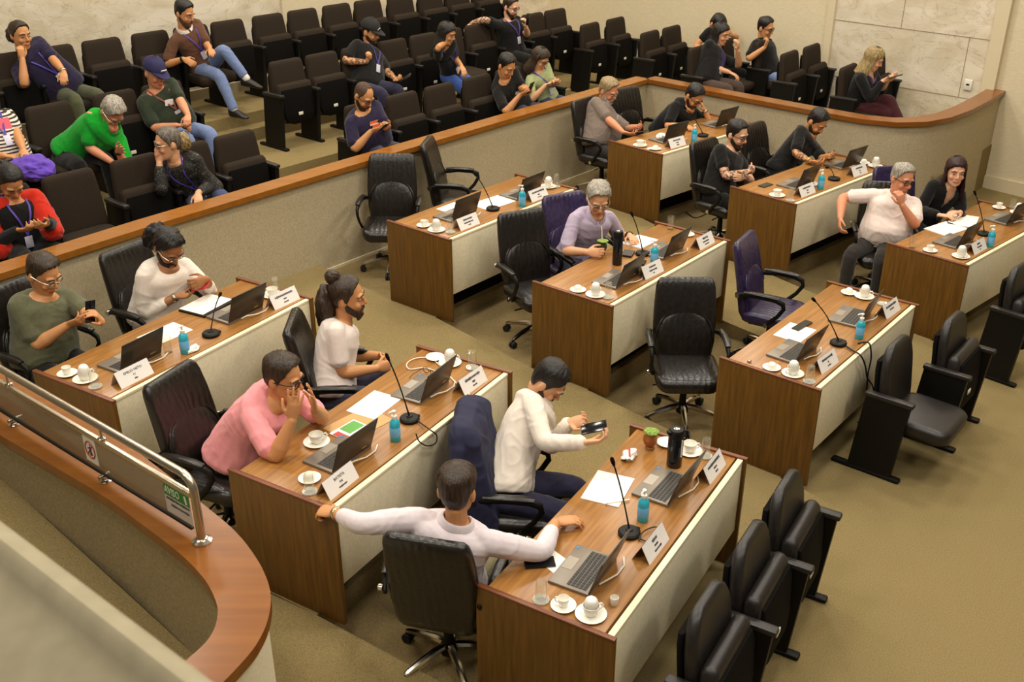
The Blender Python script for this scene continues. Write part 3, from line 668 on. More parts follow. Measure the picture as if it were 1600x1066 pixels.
for n,i,x,y,tg,upr in TU:
    who=WHO[n+str(i)]; u,v=ondesk(n,x,y,.045); pos=dk(n,u,v,TOP)
    if not upr:
        place('coaster',mk_coaster,pos,0,'clear cut-glass coaster before '+who,'coaster','glass coasters on the desks')
        if tg: place('tumbler',mk_tumbler,pos+V((0,0,.0125)),0,'clear tumbler upside down on a coaster before '+who,'glass','glass tumblers on the desks')
    else: place('glassup',mk_glass_up,pos,0,'clear glass tumbler standing upright before '+who,'glass','glass tumblers on the desks')
for n,x,y in (('A',290,551.5),('B',618,688),('C',1004,813),('D',818,322.7),('E',1021.7,411.5),('F',1342,528.6),('G',1086.6,222.7),('H',1281.6,295.5),('I',1552,386.7)):
    sitem(n,x,y,'bottle',mk_bottle,'',"blue sanitizer pump bottle on the desk of "+{'A':'the olive t-shirt and white sweater men','B':'the pink t-shirt man','C':'the man with outstretched arms','D':'the two empty chairs by the barrier','E':'the lavender shirt man','F':'nobody, beside hanging cables','G':'the grey polo man','H':'the man with crossed arms','I':'the woman in black'}[n],'bottle','hand sanitizer bottles on the desks',rz=random.uniform(2,4),mg=.034)
LP={'A':[(220,570),(384,495)],'B':[(550,720),(678,616)],'C':[(940,904),(1062,770)],'D':[(724,341),(825,307)],'E':[(978,443),(1051,398)],'F':[(1258,558),(1348,502)],'G':[(1052,221),(1131,197)],'H':[(1256,292),(1329,261)],'I':[(1506,383),(1585,347)]}
for n in LP:
    for i,(x,y) in enumerate(LP[n]):
        u,v=ondesk(n,x,y,.0); u=min(max(u,.2),DL-.2); v=min(max(v+.105,.22),.53); a=R(DESKS[n][3])
        place('laptop',mk_laptop,dk(n,u,v,TOP),a+math.pi+R(random.uniform(-4,4)),'open grey laptop in front of '+WHO[n+str(i)],'laptop','laptops on the desks')
        mb=MB(); s=(1 if i==0 else 1); u0=u+.165; q=[dk(n,u-.06,v-.122,TOP+.012),dk(n,u-.03,v-.15,TOP+.03),dk(n,u+.05,v-.165,TOP+.014),dk(n,u+.14,v-.16,TOP+.005),dk(n,u+.2,v-.13,TOP+.005)]
        q=[Vq for Vq in q]; mb.tube(q,.0045,8)
        tag(mb.build('charging_cable',M['cable_white'],None,60),'white cable curling behind the laptop of '+WHO[n+str(i)],'cable','white laptop cables')
def raypl(px,py,p0,n0):
    a,b=(px-800)/CAM_F,-(py-533)/CAM_F; d=V((a,cp+b*sp,-sp+b*cp)); o=V((0,0,CAM_H)); return o+d*((p0-o).dot(n0)/d.dot(n0))
MIC={'A':(330,524,344,460),'B':(640,657,605,557),'C':(983,835,957,720),'D':(770,328,742,272),'E':(1004,398,987,334),'F':(1309.6,538,1271,468),'G':(1098,213,1070,168),'H':(1303,281,1292,262),'I':(1537,367,1523,301)}
for n,(bx,by,hx,hy) in MIC.items():
    u,v=ondesk(n,bx,by,.062); b=dk(n,u,v,TOP); a=R(DESKS[n][3]); vd=V((-math.sin(a),math.cos(a),0))
    h=raypl(hx,hy,b+vd*.12,vd)-b; h=Matrix.Rotation(-a,3,'Z')@h
    t=mk_mic(h)(); t.location=b; t.rotation_euler=(0,0,a)
    tag(t,'black gooseneck microphone on the desk of '+{'A':'the olive t-shirt and white sweater men','B':'the pink t-shirt man','C':'the man with outstretched arms','D':'the two empty chairs by the barrier','E':'the lavender shirt man','F':'nobody, beside hanging cables','G':'the grey polo man','H':'the man with crossed arms','I':'the woman in black'}[n],'microphone','gooseneck microphones on the desks')
# name plates
NP=[('A',0,217,596,['EMILIO NETO','PT',2]),('A',1,457,478,[9,2,4]),('B',0,539,764,['BATISTA','PSB',6]),('B',1,743,606,[8,2,4]),('C',0,1037,865,[3,3,7]),('C',1,1127,743,[9,3,3]),('D',0,738,356,[6,8,3]),('D',1,847,312,[9,2,5]),('E',0,1028,432,[4,7,2]),('E',1,1110,386,[4,7,6]),('F',0,1302,577,[8,1,4]),('F',1,1402,493,[9,5,0]),('G',0,1066,231,[6,3,4]),('H',0,1264,305,[7,2,4]),('H',1,1347,274,[6,2,2]),('I',0,1534,394,[3,6,2])]
rn=random.Random(11)
for n,i,x,y,lines in NP:
    x0,y0,z0,a=DESKS[n]; q=P(x,y,z0+DH); e=q-V((x0,y0,0)); u=e.x*math.cos(R(a))+e.y*math.sin(R(a)); u=min(max(u,.16),DL-.16)
    t=thing('name_plate','white tent name plate with dark print before '+WHO[n+str(i)],'name plate',dk(n,u,.045,TOP),R(a)+R(rn.uniform(-3,3)),'name plates on the desks')
    w,hh,dp=.25,.095,.05
    mb=MB(); ang=math.atan2(hh,dp)
    def face(y0_,y1_): mb.loft([[V((-w/2,y0_,0)),V((w/2,y0_,0)),V((w/2,y0_+.003*(1 if y1_>y0_ else -1),0)),V((-w/2,y0_+.003*(1 if y1_>y0_ else -1),0))],[V((-w/2,y1_,hh)),V((w/2,y1_,hh)),V((w/2,y1_+.002,hh)),V((-w/2,y1_+.002,hh))]])
    face(0,dp); mb.build('front_card',M['plate_white'],t,20)
    mb=MB(); face(dp*2,dp); mb.build('back_card',M['plate_back'],t,20)
    up=V((0,dp,hh)).normalized(); nr=V((0,-hh,dp)).normalized()
    def TX(s): o=up*s+nr*.0012; return Matrix(((1,0,0,o.x),(0,up.y,nr.y,o.y),(0,up.z,nr.z,o.z),(0,0,0,1)))
    sl=math.hypot(hh,dp); pr=MB(); any_=False
    for k,(ln,sz,ps) in enumerate(zip(lines,(.024,.018,.014),(.72,.46,.24))):
        if isinstance(ln,str): textmesh(ln,sz*.95,'name_text',M['ink'],t,TX(sl*ps),.0004)
        elif ln: scribble(pr,ln*sz*.78,sz*.75,0,0,TX(sl*ps),rn); any_=True
    if any_: pr.build('printed_lines',M['ink'],t)
# papers
def paper(n,px,py,w,h,rot,label,m='paper',th=.003,name='paper_sheet',cat='paper',hh=0,group=None):
    u,v=ondesk(n,px,py,.06); mb=MB(); mb.box((0,0,th/2),(w,h,th)); o=mb.build(name,M[m],None); o.location=dk(n,u,v,TOP+hh); o.rotation_euler=(0,0,R(DESKS[n][3]+rot)); return tag(o,label,cat,group)
paper('A',258,522,.30,.21,-4,'white paper stack left of the blue bottle before the olive t-shirt man')
paper('A',322,478,.30,.22,4,'white papers on a folder before the white sweater man',hh=.013)
paper('A',324,479,.32,.24,4,'dark folder under the papers before the white sweater man','black_plastic',.012,'folder','folder')
paper('B',585,633,.29,.21,2,'white paper stack between the two laptops before the bun-haired man',th=.004)
paper('B',560,663,.34,.24,-10,'brown kraft envelope on the desk of the pink t-shirt man','kraft',.003,'envelope','envelope')
bk=paper('B',548,674,.20,.15,-6,'green and white printed leaflet on the kraft envelope by the pink shirt man','paper',.003,'leaflet','leaflet',.0035)
mb=MB(); mb.box((.03,.02,.0035),(.12,.09,.001)); mb.build('green_print',M['green_print'],bk); mb=MB(); mb.box((-.075,-.01,.0035),(.045,.12,.001)); mb.build('red_print',M['red_print'],bk)
paper('C',950,764,.30,.22,8,'white paper stack beside the microphone on the nearest desk',th=.005)
paper('C',868,880,.12,.20,-20,'white paper note beside the phone on the nearest desk',th=.002)
paper('D',707,325,.24,.18,0,'left white paper sheet on the desk of the two empty barrier chairs')
paper('D',770,317,.36,.24,-5,'right white paper sheet behind the microphone before the two empty chairs')
paper('E',1000,379,.26,.2,0,'white open notebook before the old man in the lavender shirt',th=.012,name='notebook',cat='notebook')
paper('F',1242,520,.28,.21,0,'white paper sheet on the desk with nobody seated')
paper('F',1253,510,.2,.06,-5,'black slim case beside the paper on the desk with nobody seated','phone_black',.012,'slim_case','case')
paper('I',1478,358,.34,.24,-8,'nearer white paper stack before the woman in black',th=.006)
paper('I',1505,345,.34,.24,18,'farther white paper stack before the woman in black',th=.006)
paper('H',1196,290,.15,.075,0,'black phone lying before the man with crossed arms','phone_black',.009,'phone','phone')
paper('C',843,881,.155,.078,-52,'black phone lying left of the nearest laptop','phone_black',.009,'phone','phone',hh=.0022)
paper('E',981,398,.13,.09,20,'dark leather wallet beside the tall black bottle','seat_leather',.018,'wallet','wallet')
paper('E',1005,412,.10,.03,20,'black pen case beside the blue bottle of the lavender shirt man','black_plastic',.015,'pen_case','case')
mb=MB(); mb.tube([(-.07,0,.004),(.07,0,.004)],.004,8); o=mb.build('pen',M['paper']); u,v=ondesk('C',965,786); o.location=dk('C',u,v,TOP+.0052); o.rotation_euler=(0,0,R(15)); tag(o,'white pen on the paper stack of the nearest desk','pen')
def tissue(n,px,py,label,s=1,red=False):
    u,v=ondesk(n,px,py); b=bmesh.new(); bmesh.ops.create_icosphere(b,subdivisions=4,radius=.05*s)
    for w in b.verts:
        k=1+.55*noise.noise(w.co*28/s+V((px,0,0)))+.25*noise.noise(w.co*70/s); w.co=V((w.co.x*k*1.3,w.co.y*k*.85,max(0,w.co.z*k*.5+.018*s)))
    mb=MB(); mb.bm(b); t=mb.build('crumpled_tissue',M['paper'],None,70); t.location=dk(n,u,v,TOP); t.rotation_euler=(0,0,R(60)); tag(t,label,'tissue')
    if red: mb=MB(); mb.tube([(-.04,-.02,.035),(0,0,.045),(.045,.02,.032)],.006,6); mb.build('red_stripe',M['red_print'],t)
tissue('C',983,715,'crumpled white and red wrapper beside the gourd on the nearest desk',.9,True)
tissue('G',1032,215,'crumpled white tissue before the grey polo man'); tissue('H',1273,290,'crumpled white tissue beside the blue bottle of the man with crossed arms',.7)
tissue('G',1007,236,'small crumpled white napkin beside the cup of the grey polo man',.45)
tissue('A',302,548,'crumpled white tissue behind the blue bottle of the olive t-shirt man',.7)
# flasks and gourds
def flask(n,px,py,label,h,r,handle):
    u,v=ondesk(n,px,py,r); t=thing('thermos_flask',label,'thermos',dk(n,u,v,TOP),R(DESKS[n][3])+(R(-40) if handle else 0))
    mb=MB(); mb.lathe([(r*.95,0),(r,.006),(r,h*.78),(r*.93,h*.80),(r*.97,h*.81)],28); mb.build('flask_body',M['phone_black'],t,40)
    mb=MB(); mb.lathe([(r*.97,h*.805),(r,h*.83),(r,h*.95),(r*.85,h*.985),(r*.3,h),(0,h)],28); c=mb.build('flask_lid',M['black_plastic'],t,40)
    mb=MB(); mb.lathe([(r*.35,h*.99),(r*.4,h*1.0),(r*.3,h*1.008),(0,h*1.01)],14); mb.build('lid_button',M['chrome'],c)
    if handle:
        mb=MB(); mb.tube([(r*.9,0,h*.9),(r*1.5,0,h*.88),(r*1.6,0,h*.78),(r*1.45,0,h*.68),(r*.95,0,h*.64)],.006,8); mb.build('handle',M['black_plastic'],t)
        mb=MB(); mb.box((-r*1.05,0,h*.92),(r*.5,r*.8,h*.1),.008); mb.build('spout',M['black_plastic'],t)
        mb=MB(); rn2=random.Random(2)
        for k in range(9): mb.box((r*.40,-r*.93,h*.33+k*.013),(.010,.003,.009),0,(0,0,R(25)))
        mb.build('brand_lettering',M['tag_white'],t)
flask('C',1053,727,'tall black thermos flask with handle on the nearest desk',.25,.045,True)
flask('E',964,413,'tall slim black thermos bottle before the old man in lavender',.29,.04,False)
def gourd(loc,label,m,straw):
    t=thing('mate_gourd',label,'gourd',loc)
    mb=MB(); mb.lathe([(.024,0),(.03,.004),(.022,.016),(.034,.03),(.044,.055),(.043,.075),(.034,.095),(.036,.108),(.033,.11),(.03,.1),(0,.098)],22); mb.build('gourd_body',M[m],t,50)
    b=bmesh.new(); bmesh.ops.create_icosphere(b,subdivisions=3,radius=.045)
    for w in b.verts: k=1+.25*noise.noise(w.co*60); w.co=V((w.co.x*k+.006,w.co.y*k,w.co.z*k*(.16 if straw else .38)))
    mb=MB(); mb.bm(b,Matrix.Translation((0,0,.112))); mb.build('herb_mound',M['herb'],t,70)
    if straw: mb=MB(); mb.tube([(0,0,.1),(-.005,.0,.2),(-.01,.005,.235)],.0045,8); mb.build('straw',M['cable_white'],t)
u,v=ondesk('C',1015,700); gourd(dk('C',u,v,TOP),'brown mate gourd heaped with green herb beside the black flask','gourd',False)
# sugar cup, spectacles, small parts
u,v=ondesk('C',963,946); mb=MB(); mb.lathe([(.017,0),(.019,.003),(.021,.045),(.019,.046),(.017,.008),(0,.007)],18); o=mb.build('espresso_cup',M['white_china'],None,50); o.location=dk('C',u,v,TOP); tag(o,'tiny white handleless cup alone at the front edge of the nearest desk','cup')
u,v=ondesk('F',1162,573); mb=MB(); mb.lathe([(.014,0),(.016,.008),(.010,.02),(0,.024)],14); o=mb.build('door_knob',M['chrome'],None,50); o.name='metal_knob'; o.location=dk('F',u,v,TOP); tag(o,'small round metal knob at the left corner of the unattended desk','knob')
def spectacles(n,px,py,label,rot):
    u,v=ondesk(n,px,py); t=thing('spectacles',label,'glasses',dk(n,u,v,TOP),R(rot))
    mb=MB()
    for s in (-1,1): mb.tube([(s*.033+.026*math.cos(a),0.004,.022+.019*math.sin(a)) for a in np.linspace(0,6.283,17)],.002,6); 
    mb.tube([(-.009,.004,.026),(.009,.004,.026)],.002,6); mb.build('frame_front',M['black_plastic'],t)
    for s in (-1,1): mb=MB(); mb.tube([(s*.06,.004,.026),(s*.058,.1,.02),(s*.056,.135,.006)],.002,6); mb.build('temple',M['black_plastic'],t)
spectacles('B',672,585,'black folded-out spectacles behind the laptop of the bun-haired man',140)
def cable(name,pts,r,m,label,group=None):
    mb=MB()
    # smooth the path
    q=[V(p) for p in pts]; out=[]
    for i in range(len(q)-1):
        p0=q[max(i-1,0)]; p1=q[i]; p2=q[i+1]; p3=q[min(i+2,len(q)-1)]
        for k in range(6):
            t=k/6; out.append(.5*((2*p1)+(p2-p0)*t+(2*p0-5*p1+4*p2-p3)*t*t+(3*p1-p0-3*p2+p3)*t**3))
    out.append(q[-1]); mb.tube(out,r,8); return tag(mb.build(name,M[m],None,70),label,'cable',group)
def dpt(n,px,py,h=.004): q=P(px,py,DESKS[n][2]+DH+h); return q
cable('white_cable',[dpt('B',x,y,.006) for x,y in ((735,618),(712,598),(700,585),(688,572),(672,560),(650,560),(636,568),(640,577),(665,575),(690,585))],.004,'cable_white','long white cable looping behind the laptop of the bun-haired man')
a=R(DESKS['B'][3]); fvB=V((-math.sin(a),math.cos(a),0)); p0=dk('B',0,-.05)
cable('microphone_cable',[dpt('B',653,658,.012),dpt('B',664,666,.02),raypl(672,672,dk('B',0,-.04),fvB),raypl(682,680,dk('B',0,-.05),fvB),raypl(681,692,dk('B',0,-.05),fvB),raypl(668,697,dk('B',0,-.045),fvB),raypl(655,690,dk('B',0,-.045),fvB),raypl(650,678,dk('B',0,-.04),fvB)],.004,'cable_black','black microphone cable hanging in a loop over the front of the pink shirt man desk')
cable('microphone_cable',[dpt('C',1000,842,.01),dpt('C',1012,846,.012),dpt('C',1024,838,.03),dpt('C',1030,826,.02),dpt('C',1020,824,.02),dpt('C',1004,832,.02),dpt('C',998,845,.01)],.004,'cable_black','black microphone cable curling behind the nearest name plate')
a=R(DESKS['F'][3]); fvF=V((-math.sin(a),math.cos(a),0))
cable('microphone_cable',[dpt('F',1322,541,.012),dpt('F',1333,548,.012),raypl(1345,556,dk('F',0,-.05),fvF),raypl(1352,572,dk('F',0,-.055),fvF),raypl(1355,590,dk('F',0,-.055),fvF),raypl(1364,605,dk('F',0,-.06),fvF),raypl(1366,632,dk('F',0,-.08),fvF),raypl(1358,655,dk('F',0,-.08),fvF),raypl(1340,660,dk('F',0,-.06),fvF)],.006,'cable_black','black cable hanging down the front of the unattended desk, left strand')
cable('microphone_cable',[dpt('F',1341,537,.006),dpt('F',1350,535,.006),raypl(1359,538,dk('F',0,-.05),fvF),raypl(1361,560,dk('F',0,-.055),fvF),raypl(1356,585,dk('F',0,-.06),fvF),raypl(1354,610,dk('F',0,-.065),fvF)],.006,'cable_black','black cable hanging down the front of the unattended desk, right strand')
cable('floor_cable',[P(x,y,.232) for x,y in ((1062,318),(1070,330),(1085,340),(1100,336),(1112,328))],.006,'cable_black','black cable on the floor behind the farthest desk legs')
# ------------------------------------------------------------------ people
def skin(name,c):
    m,N,L,b=newmat(name)
    at=N.new('ShaderNodeAttribute'); at.attribute_name='tone'
    tc=N.new('ShaderNodeTexCoord'); nz=N.new('ShaderNodeTexNoise'); nz.inputs['Scale'].default_value=38; nz.inputs['Detail'].default_value=5; L.new(tc.outputs['Object'],nz.inputs['Vector'])
    rp=N.new('ShaderNodeValToRGB'); e=rp.color_ramp.elements; e[0].position=.47; e[0].color=(0,0,0,1); e[1].position=.53; e[1].color=(1,1,1,1); L.new(nz.outputs['Fac'],rp.inputs[0])
    sep=N.new('ShaderNodeSeparateColor'); L.new(at.outputs['Color'],sep.inputs[0])
    mu=N.new('ShaderNodeMath'); mu.operation='MULTIPLY'; L.new(rp.outputs[0],mu.inputs[0]); L.new(sep.outputs[0],mu.inputs[1])
    m1=N.new('ShaderNodeMixRGB'); m1.inputs[1].default_value=srgb(c); m1.inputs[2].default_value=srgb((66,58,54)); L.new(mu.outputs[0],m1.inputs[0])
    m2=N.new('ShaderNodeMixRGB'); m2.inputs[2].default_value=srgb((int(c[0]*.82),int(c[1]*.56),int(c[2]*.52))); L.new(sep.outputs[1],m2.inputs[0]); L.new(m1.outputs[0],m2.inputs[1])
    L.new(m2.outputs[0],b.inputs['Base Color']); b.inputs['Roughness'].default_value=.5; b.inputs['Specular IOR Level'].default_value=.35
    b.inputs['Subsurface Weight'].default_value=.08; b.inputs['Subsurface Radius'].default_value=(.02,.008,.004); b.inputs['Subsurface Scale'].default_value=.5
    return m
skin('skin_light',(212,158,118)); skin('skin_tan',(198,140,92)); skin('skin_brown',(160,108,68)); skin('skin_pale',(222,172,138)); skin('skin_red',(208,140,104))
def hairmat(name,c1,c2,rough=.45): return noisy(name,c1,c2,26,rough,bump=.7,stretch=(3,3,.6),bscale=40,detail=6,bdist=.006,spec=.4)
hairmat('hair_black',(14,11,9),(32,26,22)); hairmat('hair_brown',(34,24,15),(62,44,28)); hairmat('hair_grey',(120,112,100),(176,168,154)); hairmat('hair_blond',(112,92,54),(170,146,98)); hairmat('hair_sandy',(120,100,66),(172,150,112)); hairmat('hair_salt',(60,54,48),(120,110,98)); hairmat('hair_wine',(30,12,14),(54,22,24)); hairmat('hair_stubble',(58,40,28),(84,60,44),.7)
def cloth(name,c,var=10,rough=.9,sheen=.15):
    lo=tuple(max(0,x-var) for x in c); hi=tuple(min(255,x+var) for x in c); return noisy(name,lo,hi,35,rough,bump=.25,bscale=420,spec=.15,sheen=sheen)
for n,c in dict(olive=(92,92,68),white=(226,214,200),pink=(232,150,154),whitetee=(228,214,204),paleshirt=(214,202,206),lavender=(176,162,182),greypolo=(122,108,98),black=(19,17,17),blacktee=(24,22,20),whitepolo=(230,212,202),navy=(38,32,56),brown=(98,66,48),green=(20,150,40),darkgreen=(44,52,38),red=(182,38,20),sage=(150,158,112),jean=(112,128,166),jeandk=(52,62,100),jeanblue=(58,84,150),slate=(62,60,74),khaki=(112,104,76),drab=(78,80,56),charcoal=(46,42,38),navytrouser=(40,38,58),mauve=(70,56,48),wine=(66,30,34),blackpant=(17,15,14),purple=(96,66,170),stripe=(200,188,176)).items(): cloth('cloth_'+n,c,2 if sum(c)<200 else 3)
def stripes():
    m,N,L,b=newmat('cloth_striped'); tc=N.new('ShaderNodeTexCoord'); w=N.new('ShaderNodeTexWave'); w.bands_direction='Z'; w.inputs['Scale'].default_value=11; w.inputs['Distortion'].default_value=1.0; w.inputs['Detail Scale'].default_value=.4
    L.new(tc.outputs['Object'],w.inputs[0]); rp=N.new('ShaderNodeValToRGB'); rp.color_ramp.interpolation='CONSTANT'; e=rp.color_ramp.elements; e[0].color=srgb((50,42,40)); e[1].position=.45; e[1].color=srgb((214,200,186)); L.new(w.outputs['Fac'],rp.inputs[0]); L.new(rp.outputs[0],b.inputs['Base Color']); b.inputs['Roughness'].default_value=.9
stripes()
noisy('cloth_floral',(24,22,20),(96,88,72),60,.8,lo=.55,hi=.68)
plain('eye_white',(176,160,146),.3); plain('eye_dark',(24,16,12),.15); plain('sock_white',(220,212,200),.8); plain('shoe_black',(22,18,15),.5); plain('shoe_white',(205,196,180),.6); plain('lanyard_purple',(74,54,150),.6); plain('lanyard_red',(120,50,36),.6); plain('badge',(206,204,220),.35); plain('watch',(186,176,150),.25,.9); plain('cap_navy',(34,30,74),.8); plain('cap_black',(18,17,17),.8); plain('bead_gold',(190,150,80),.3,.8)
plain('print_orange',(232,110,60),.8); plain('print_white',(222,216,206),.8); plain('print_pink',(226,96,110),.8)
from bisect import bisect
def lerpl(tab,x):
    if x<=tab[0][0]: return tab[0][1:]
    for a,b in zip(tab,tab[1:]):
        if x<=b[0]:
            t=(x-a[0])/(b[0]-a[0]); return [p+(q-p)*t for p,q in zip(a[1:],b[1:])]
    return tab[-1][1:]
def remesh(mb, voxel, smooth=3, fac=.5):
    me=bpy.data.meshes.new('tmp'); me.from_pydata([tuple(v) for v in mb.v],[],mb.f); me.update()
    b=bmesh.new(); b.from_mesh(me); bmesh.ops.recalc_face_normals(b,faces=b.faces[:]); b.to_mesh(me); b.free()
    o=bpy.data.objects.new('tmp',me); COL.objects.link(o)
    r=o.modifiers.new('r','REMESH'); r.mode='VOXEL'; r.voxel_size=voxel
    if smooth: s=o.modifiers.new('s','SMOOTH'); s.factor=fac; s.iterations=smooth
    for ob in HID: pass
    dg=bpy.context.evaluated_depsgraph_get(); out=bpy.data.meshes.new_from_object(o.evaluated_get(dg))
    bpy.data.objects.remove(o); bpy.data.meshes.remove(me); return out
HID=[]
HT=[(-.118,.026,.078,.028),(-.108,.042,.092,.004),(-.09,.053,.097,-.02),(-.065,.061,.096,-.05),(-.035,.068,.094,-.075),(0,.072,.089,-.092),(.03,.075,.092,-.099),(.06,.074,.088,-.098),(.085,.066,.074,-.088),(.105,.052,.052,-.068),(.118,.034,.026,-.045),(.125,.012,-.002,-.02)]
def hsurf(z,phi,th=0):
    w,f,b=lerpl(HT,z); cy=(f+b)/2; ry=(f-b)/2; s,c=math.sin(phi),math.cos(phi)
    p=V((w*s,cy+ry*c,z))
    if th:
        n=V((s/max(w,.01),c/max(ry,.01),0)).normalized()
        k=max(0,(z-.02)/.105); n=(n*(1-k*k*.85)+V((0,0,1))*(.15+1.0*k*k if z>.02 else .0)).normalized(); p=p+n*th
    return p
def head_prims(mb,MH):
    rings=[[hsurf(z,2*math.pi*j/20) for j in range(20)] for z,_,_,_ in HT]
    mb.loft(rings,M=MH)
    mb.tube([(0,.088,.022),(0,.101,.0),(0,.114,-.022),(0,.112,-.03)],[.008,.010,.0135,.012],8,M=MH)
    mb.ball((-.011,.100,-.031),.009,6,M=MH); mb.ball((.011,.100,-.031),.009,6,M=MH)
    for s in (-1,1):
        mb.ball((s*.076,-.012,-.005),(.011,.021,.033),7,M=MH)
        mb.tube([(s*.012,.093,.032),(s*.035,.090,.036),(s*.056,.075,.028)],[.008,.009,.008],8,M=MH)
        mb.ball((s*.04,.072,-.03),(.024,.02,.022),7,M=MH)
    mb.tube([(-.024,.088,-.062),(-.008,.1,-.059),(.008,.1,-.059),(.024,.088,-.062)],[.005,.007,.007,.005],8,M=MH)
    mb.tube([(-.021,.088,-.072),(0,.099,-.074),(.021,.088,-.072)],[.005,.008,.005],8,M=MH)
    mb.ball((0,.083,-.1),(.02,.017,.015),7,M=MH)
def grid_shell(rows,closed,MH,name,m,parent,nz=.004,sc=30,sub=True,inner=.012):
    """rows: list of rings of (outer point, inner point)"""
    mb=MB(); O=[[a for a,b in r] for r in rows]; I=[[b for a,b in r] for r in rows]
    n=len(O[0]); k=len(O)
    if closed: mb.f+=[list(range(n))]
    for r in O: mb.v+=r
    for r in I: mb.v+=r
    off=n*k; jn=n if closed else n-1
    for i in range(k-1):
        for j in range(jn):
            a,b,c,d=i*n+j,i*n+(j+1)%n,(i+1)*n+(j+1)%n,(i+1)*n+j; mb.f.append([a,b,c,d]); mb.f.append([off+d,off+c,off+b,off+a])
    for j in range(jn):
        a,b=(k-1)*n+j,(k-1)*n+(j+1)%n; mb.f.append([a,b,off+b,off+a]); mb.f.append([j,off+j,off+(j+1)%n,(j+1)%n])
    if not closed:
        for i in range(k-1):
            for j in (0,n-1): mb.f.append([i*n+j,(i+1)*n+j,off+(i+1)*n+j,off+i*n+j])
    mb.m=[0]*len(mb.f)
    def dsp(i,p):
        if i>=off: return MH@p
        ph=math.atan2(p.x,p.y); q_=min(1,math.hypot(p.x,p.y)/.055)**2; j=noise.noise(V((math.cos(ph)*9+sc,math.sin(ph)*9,p.z*7)))+.6*noise.noise(V((math.cos(ph)*21,math.sin(ph)*21,p.z*13+sc)))
        return MH@(p+p.normalized()*q_*(nz*.55*noise.noise(V((p.x,p.y,p.z*.6))*sc)+nz*.75*j))
    mb.v=[dsp(i,p) for i,p in enumerate(mb.v)]
    return mb.build(name,m,parent,80)
HL=[(0,.094),(22,.093),(38,.088),(52,.072),(62,.048),(72,.034),(80,-.004),(91,-.02),(97,.02),(116,.006),(132,-.05),(180,-.084)]
seed_h=[0]
def hair_cap(MH,parent,m,th,line=None,recede=0,nz=.005,name='hair',z_top=.124,fade=True):
    line=line or HL; n=60; rows=[]; K=16
    for i in range(K+1):
        t=i/K; row=[]
        for j in range(n):
            phi=2*math.pi*j/n; d=math.degrees(phi); d=min(d,360-d); zl=lerpl([(a,b) for a,b in line],d)[0]
            if d<60: zl=min(.116,zl+recede*(1-d/75))
            zl+=.006*noise.noise(V((math.cos(phi)*6,math.sin(phi)*6,seed_h[0]))); z=z_top+(zl-z_top)*(t**.75); e=min(1,(1-t)*4+.2)*(1 if d>60 or d<0 else 1.15)*(1 if d<45 else .34+.66*max(0,min(1,(z-.035)/.05)) if fade else .8); q=hsurf(z,phi,th*e)
            row.append((q,hsurf(z,phi,-.006)))
        rows.append(row)
    seed_h[0]+=3.7; return grid_shell(rows,True,MH,name,m,parent,nz)
def beard(MH,parent,m,th,full=True):
    rows=[]; n=25
    for i in range(7):
        t=i/6; row=[]
        for j in range(n):
            a=-98+196*j/(n-1); phi=R(a); top=-.084 if abs(a)<22 else (-.06 if abs(a)<55 else -.06+.06*(abs(a)-55)/43); bot=-.122 if abs(a)<60 else -.10+ .05*max(0,(abs(a)-60)/45)
            z=top+(bot-top)*t; e=math.sin(max(.12,min(1,t*1.3))*math.pi*.75); q=hsurf(max(z,-.117),phi,th*e*(1-.85*max(0,(abs(a)-35)/63))+.002); q.z=z-(.01 if full and t>.8 else 0); row.append((q,hsurf(max(z,-.117),phi,-.006)))
        rows.append(row)
    b=grid_shell(rows,False,MH,'beard',m,parent,.002,60)
    mb=MB(); mb.tube([(-.036,.086,-.064),(-.02,.101,-.052),(0,.107,-.047),(.02,.101,-.052),(.036,.086,-.064)],[.004,.007,.006,.007,.004],8,M=MH); mb.build('moustache',m,b,70)
def long_hair(MH,parent,m,ln,w=.09,front=70,back=.0,th=.02,fwd=0):
    """curtain of hair from the crown down past the shoulders"""
    rows=[]; n=33
    for i in range(13):
        t=i/12; z=.10-(.10+ln)*t; row=[]
        for j in range(n):
            a=front+(360-2*front)*j/(n-1); phi=R(a)
            if z>-.03: q=hsurf(z,phi,th*min(1,.3+t*3))
            else:
                k=min(1,(-.03-z)/.1); b0=hsurf(-.03,phi,th); q=V((b0.x*(1+.18*k*(w/.09)),b0.y*(1+.05*k)-back*k+fwd*k*max(0,math.cos(phi)),z))
            row.append((q,V((q.x*.72,q.y*.72-.006,q.z))))
        rows.append(row)
    return grid_shell(rows,False,MH,'long_hair',m,parent,.010,22)
def spectacle(MH,parent,m):
    mb=MB()
    for s in (-1,1):
        mb.tube([(s*.034+.025*math.cos(a)*(1 if abs(math.cos(a))<.8 else .95),.103-.004*abs(s*.034+.025*math.cos(a))/.05,.008+.019*math.sin(a)) for a in np.linspace(0,6.2832,15)],.0026,6,M=MH)
        mb.tube([(s*.058,.1,.014),(s*.079,.06,.014),(s*.083,-.01,.01)],.0026,6,M=MH)
    mb.tube([(-.01,.106,.012),(0,.108,.014),(.01,.106,.012)],.0024,6,M=MH); mb.build('glasses',m,parent)
def frame(d,up):
    """matrix with y along d and z near up"""
    d=d.normalized(); x=d.cross(up).normalized(); z=x.cross(d)
    return Matrix((x,d,z)).transposed()
def bez(a,b,c,t): return a*(1-t)**2+b*2*t*(1-t)+c*t*t
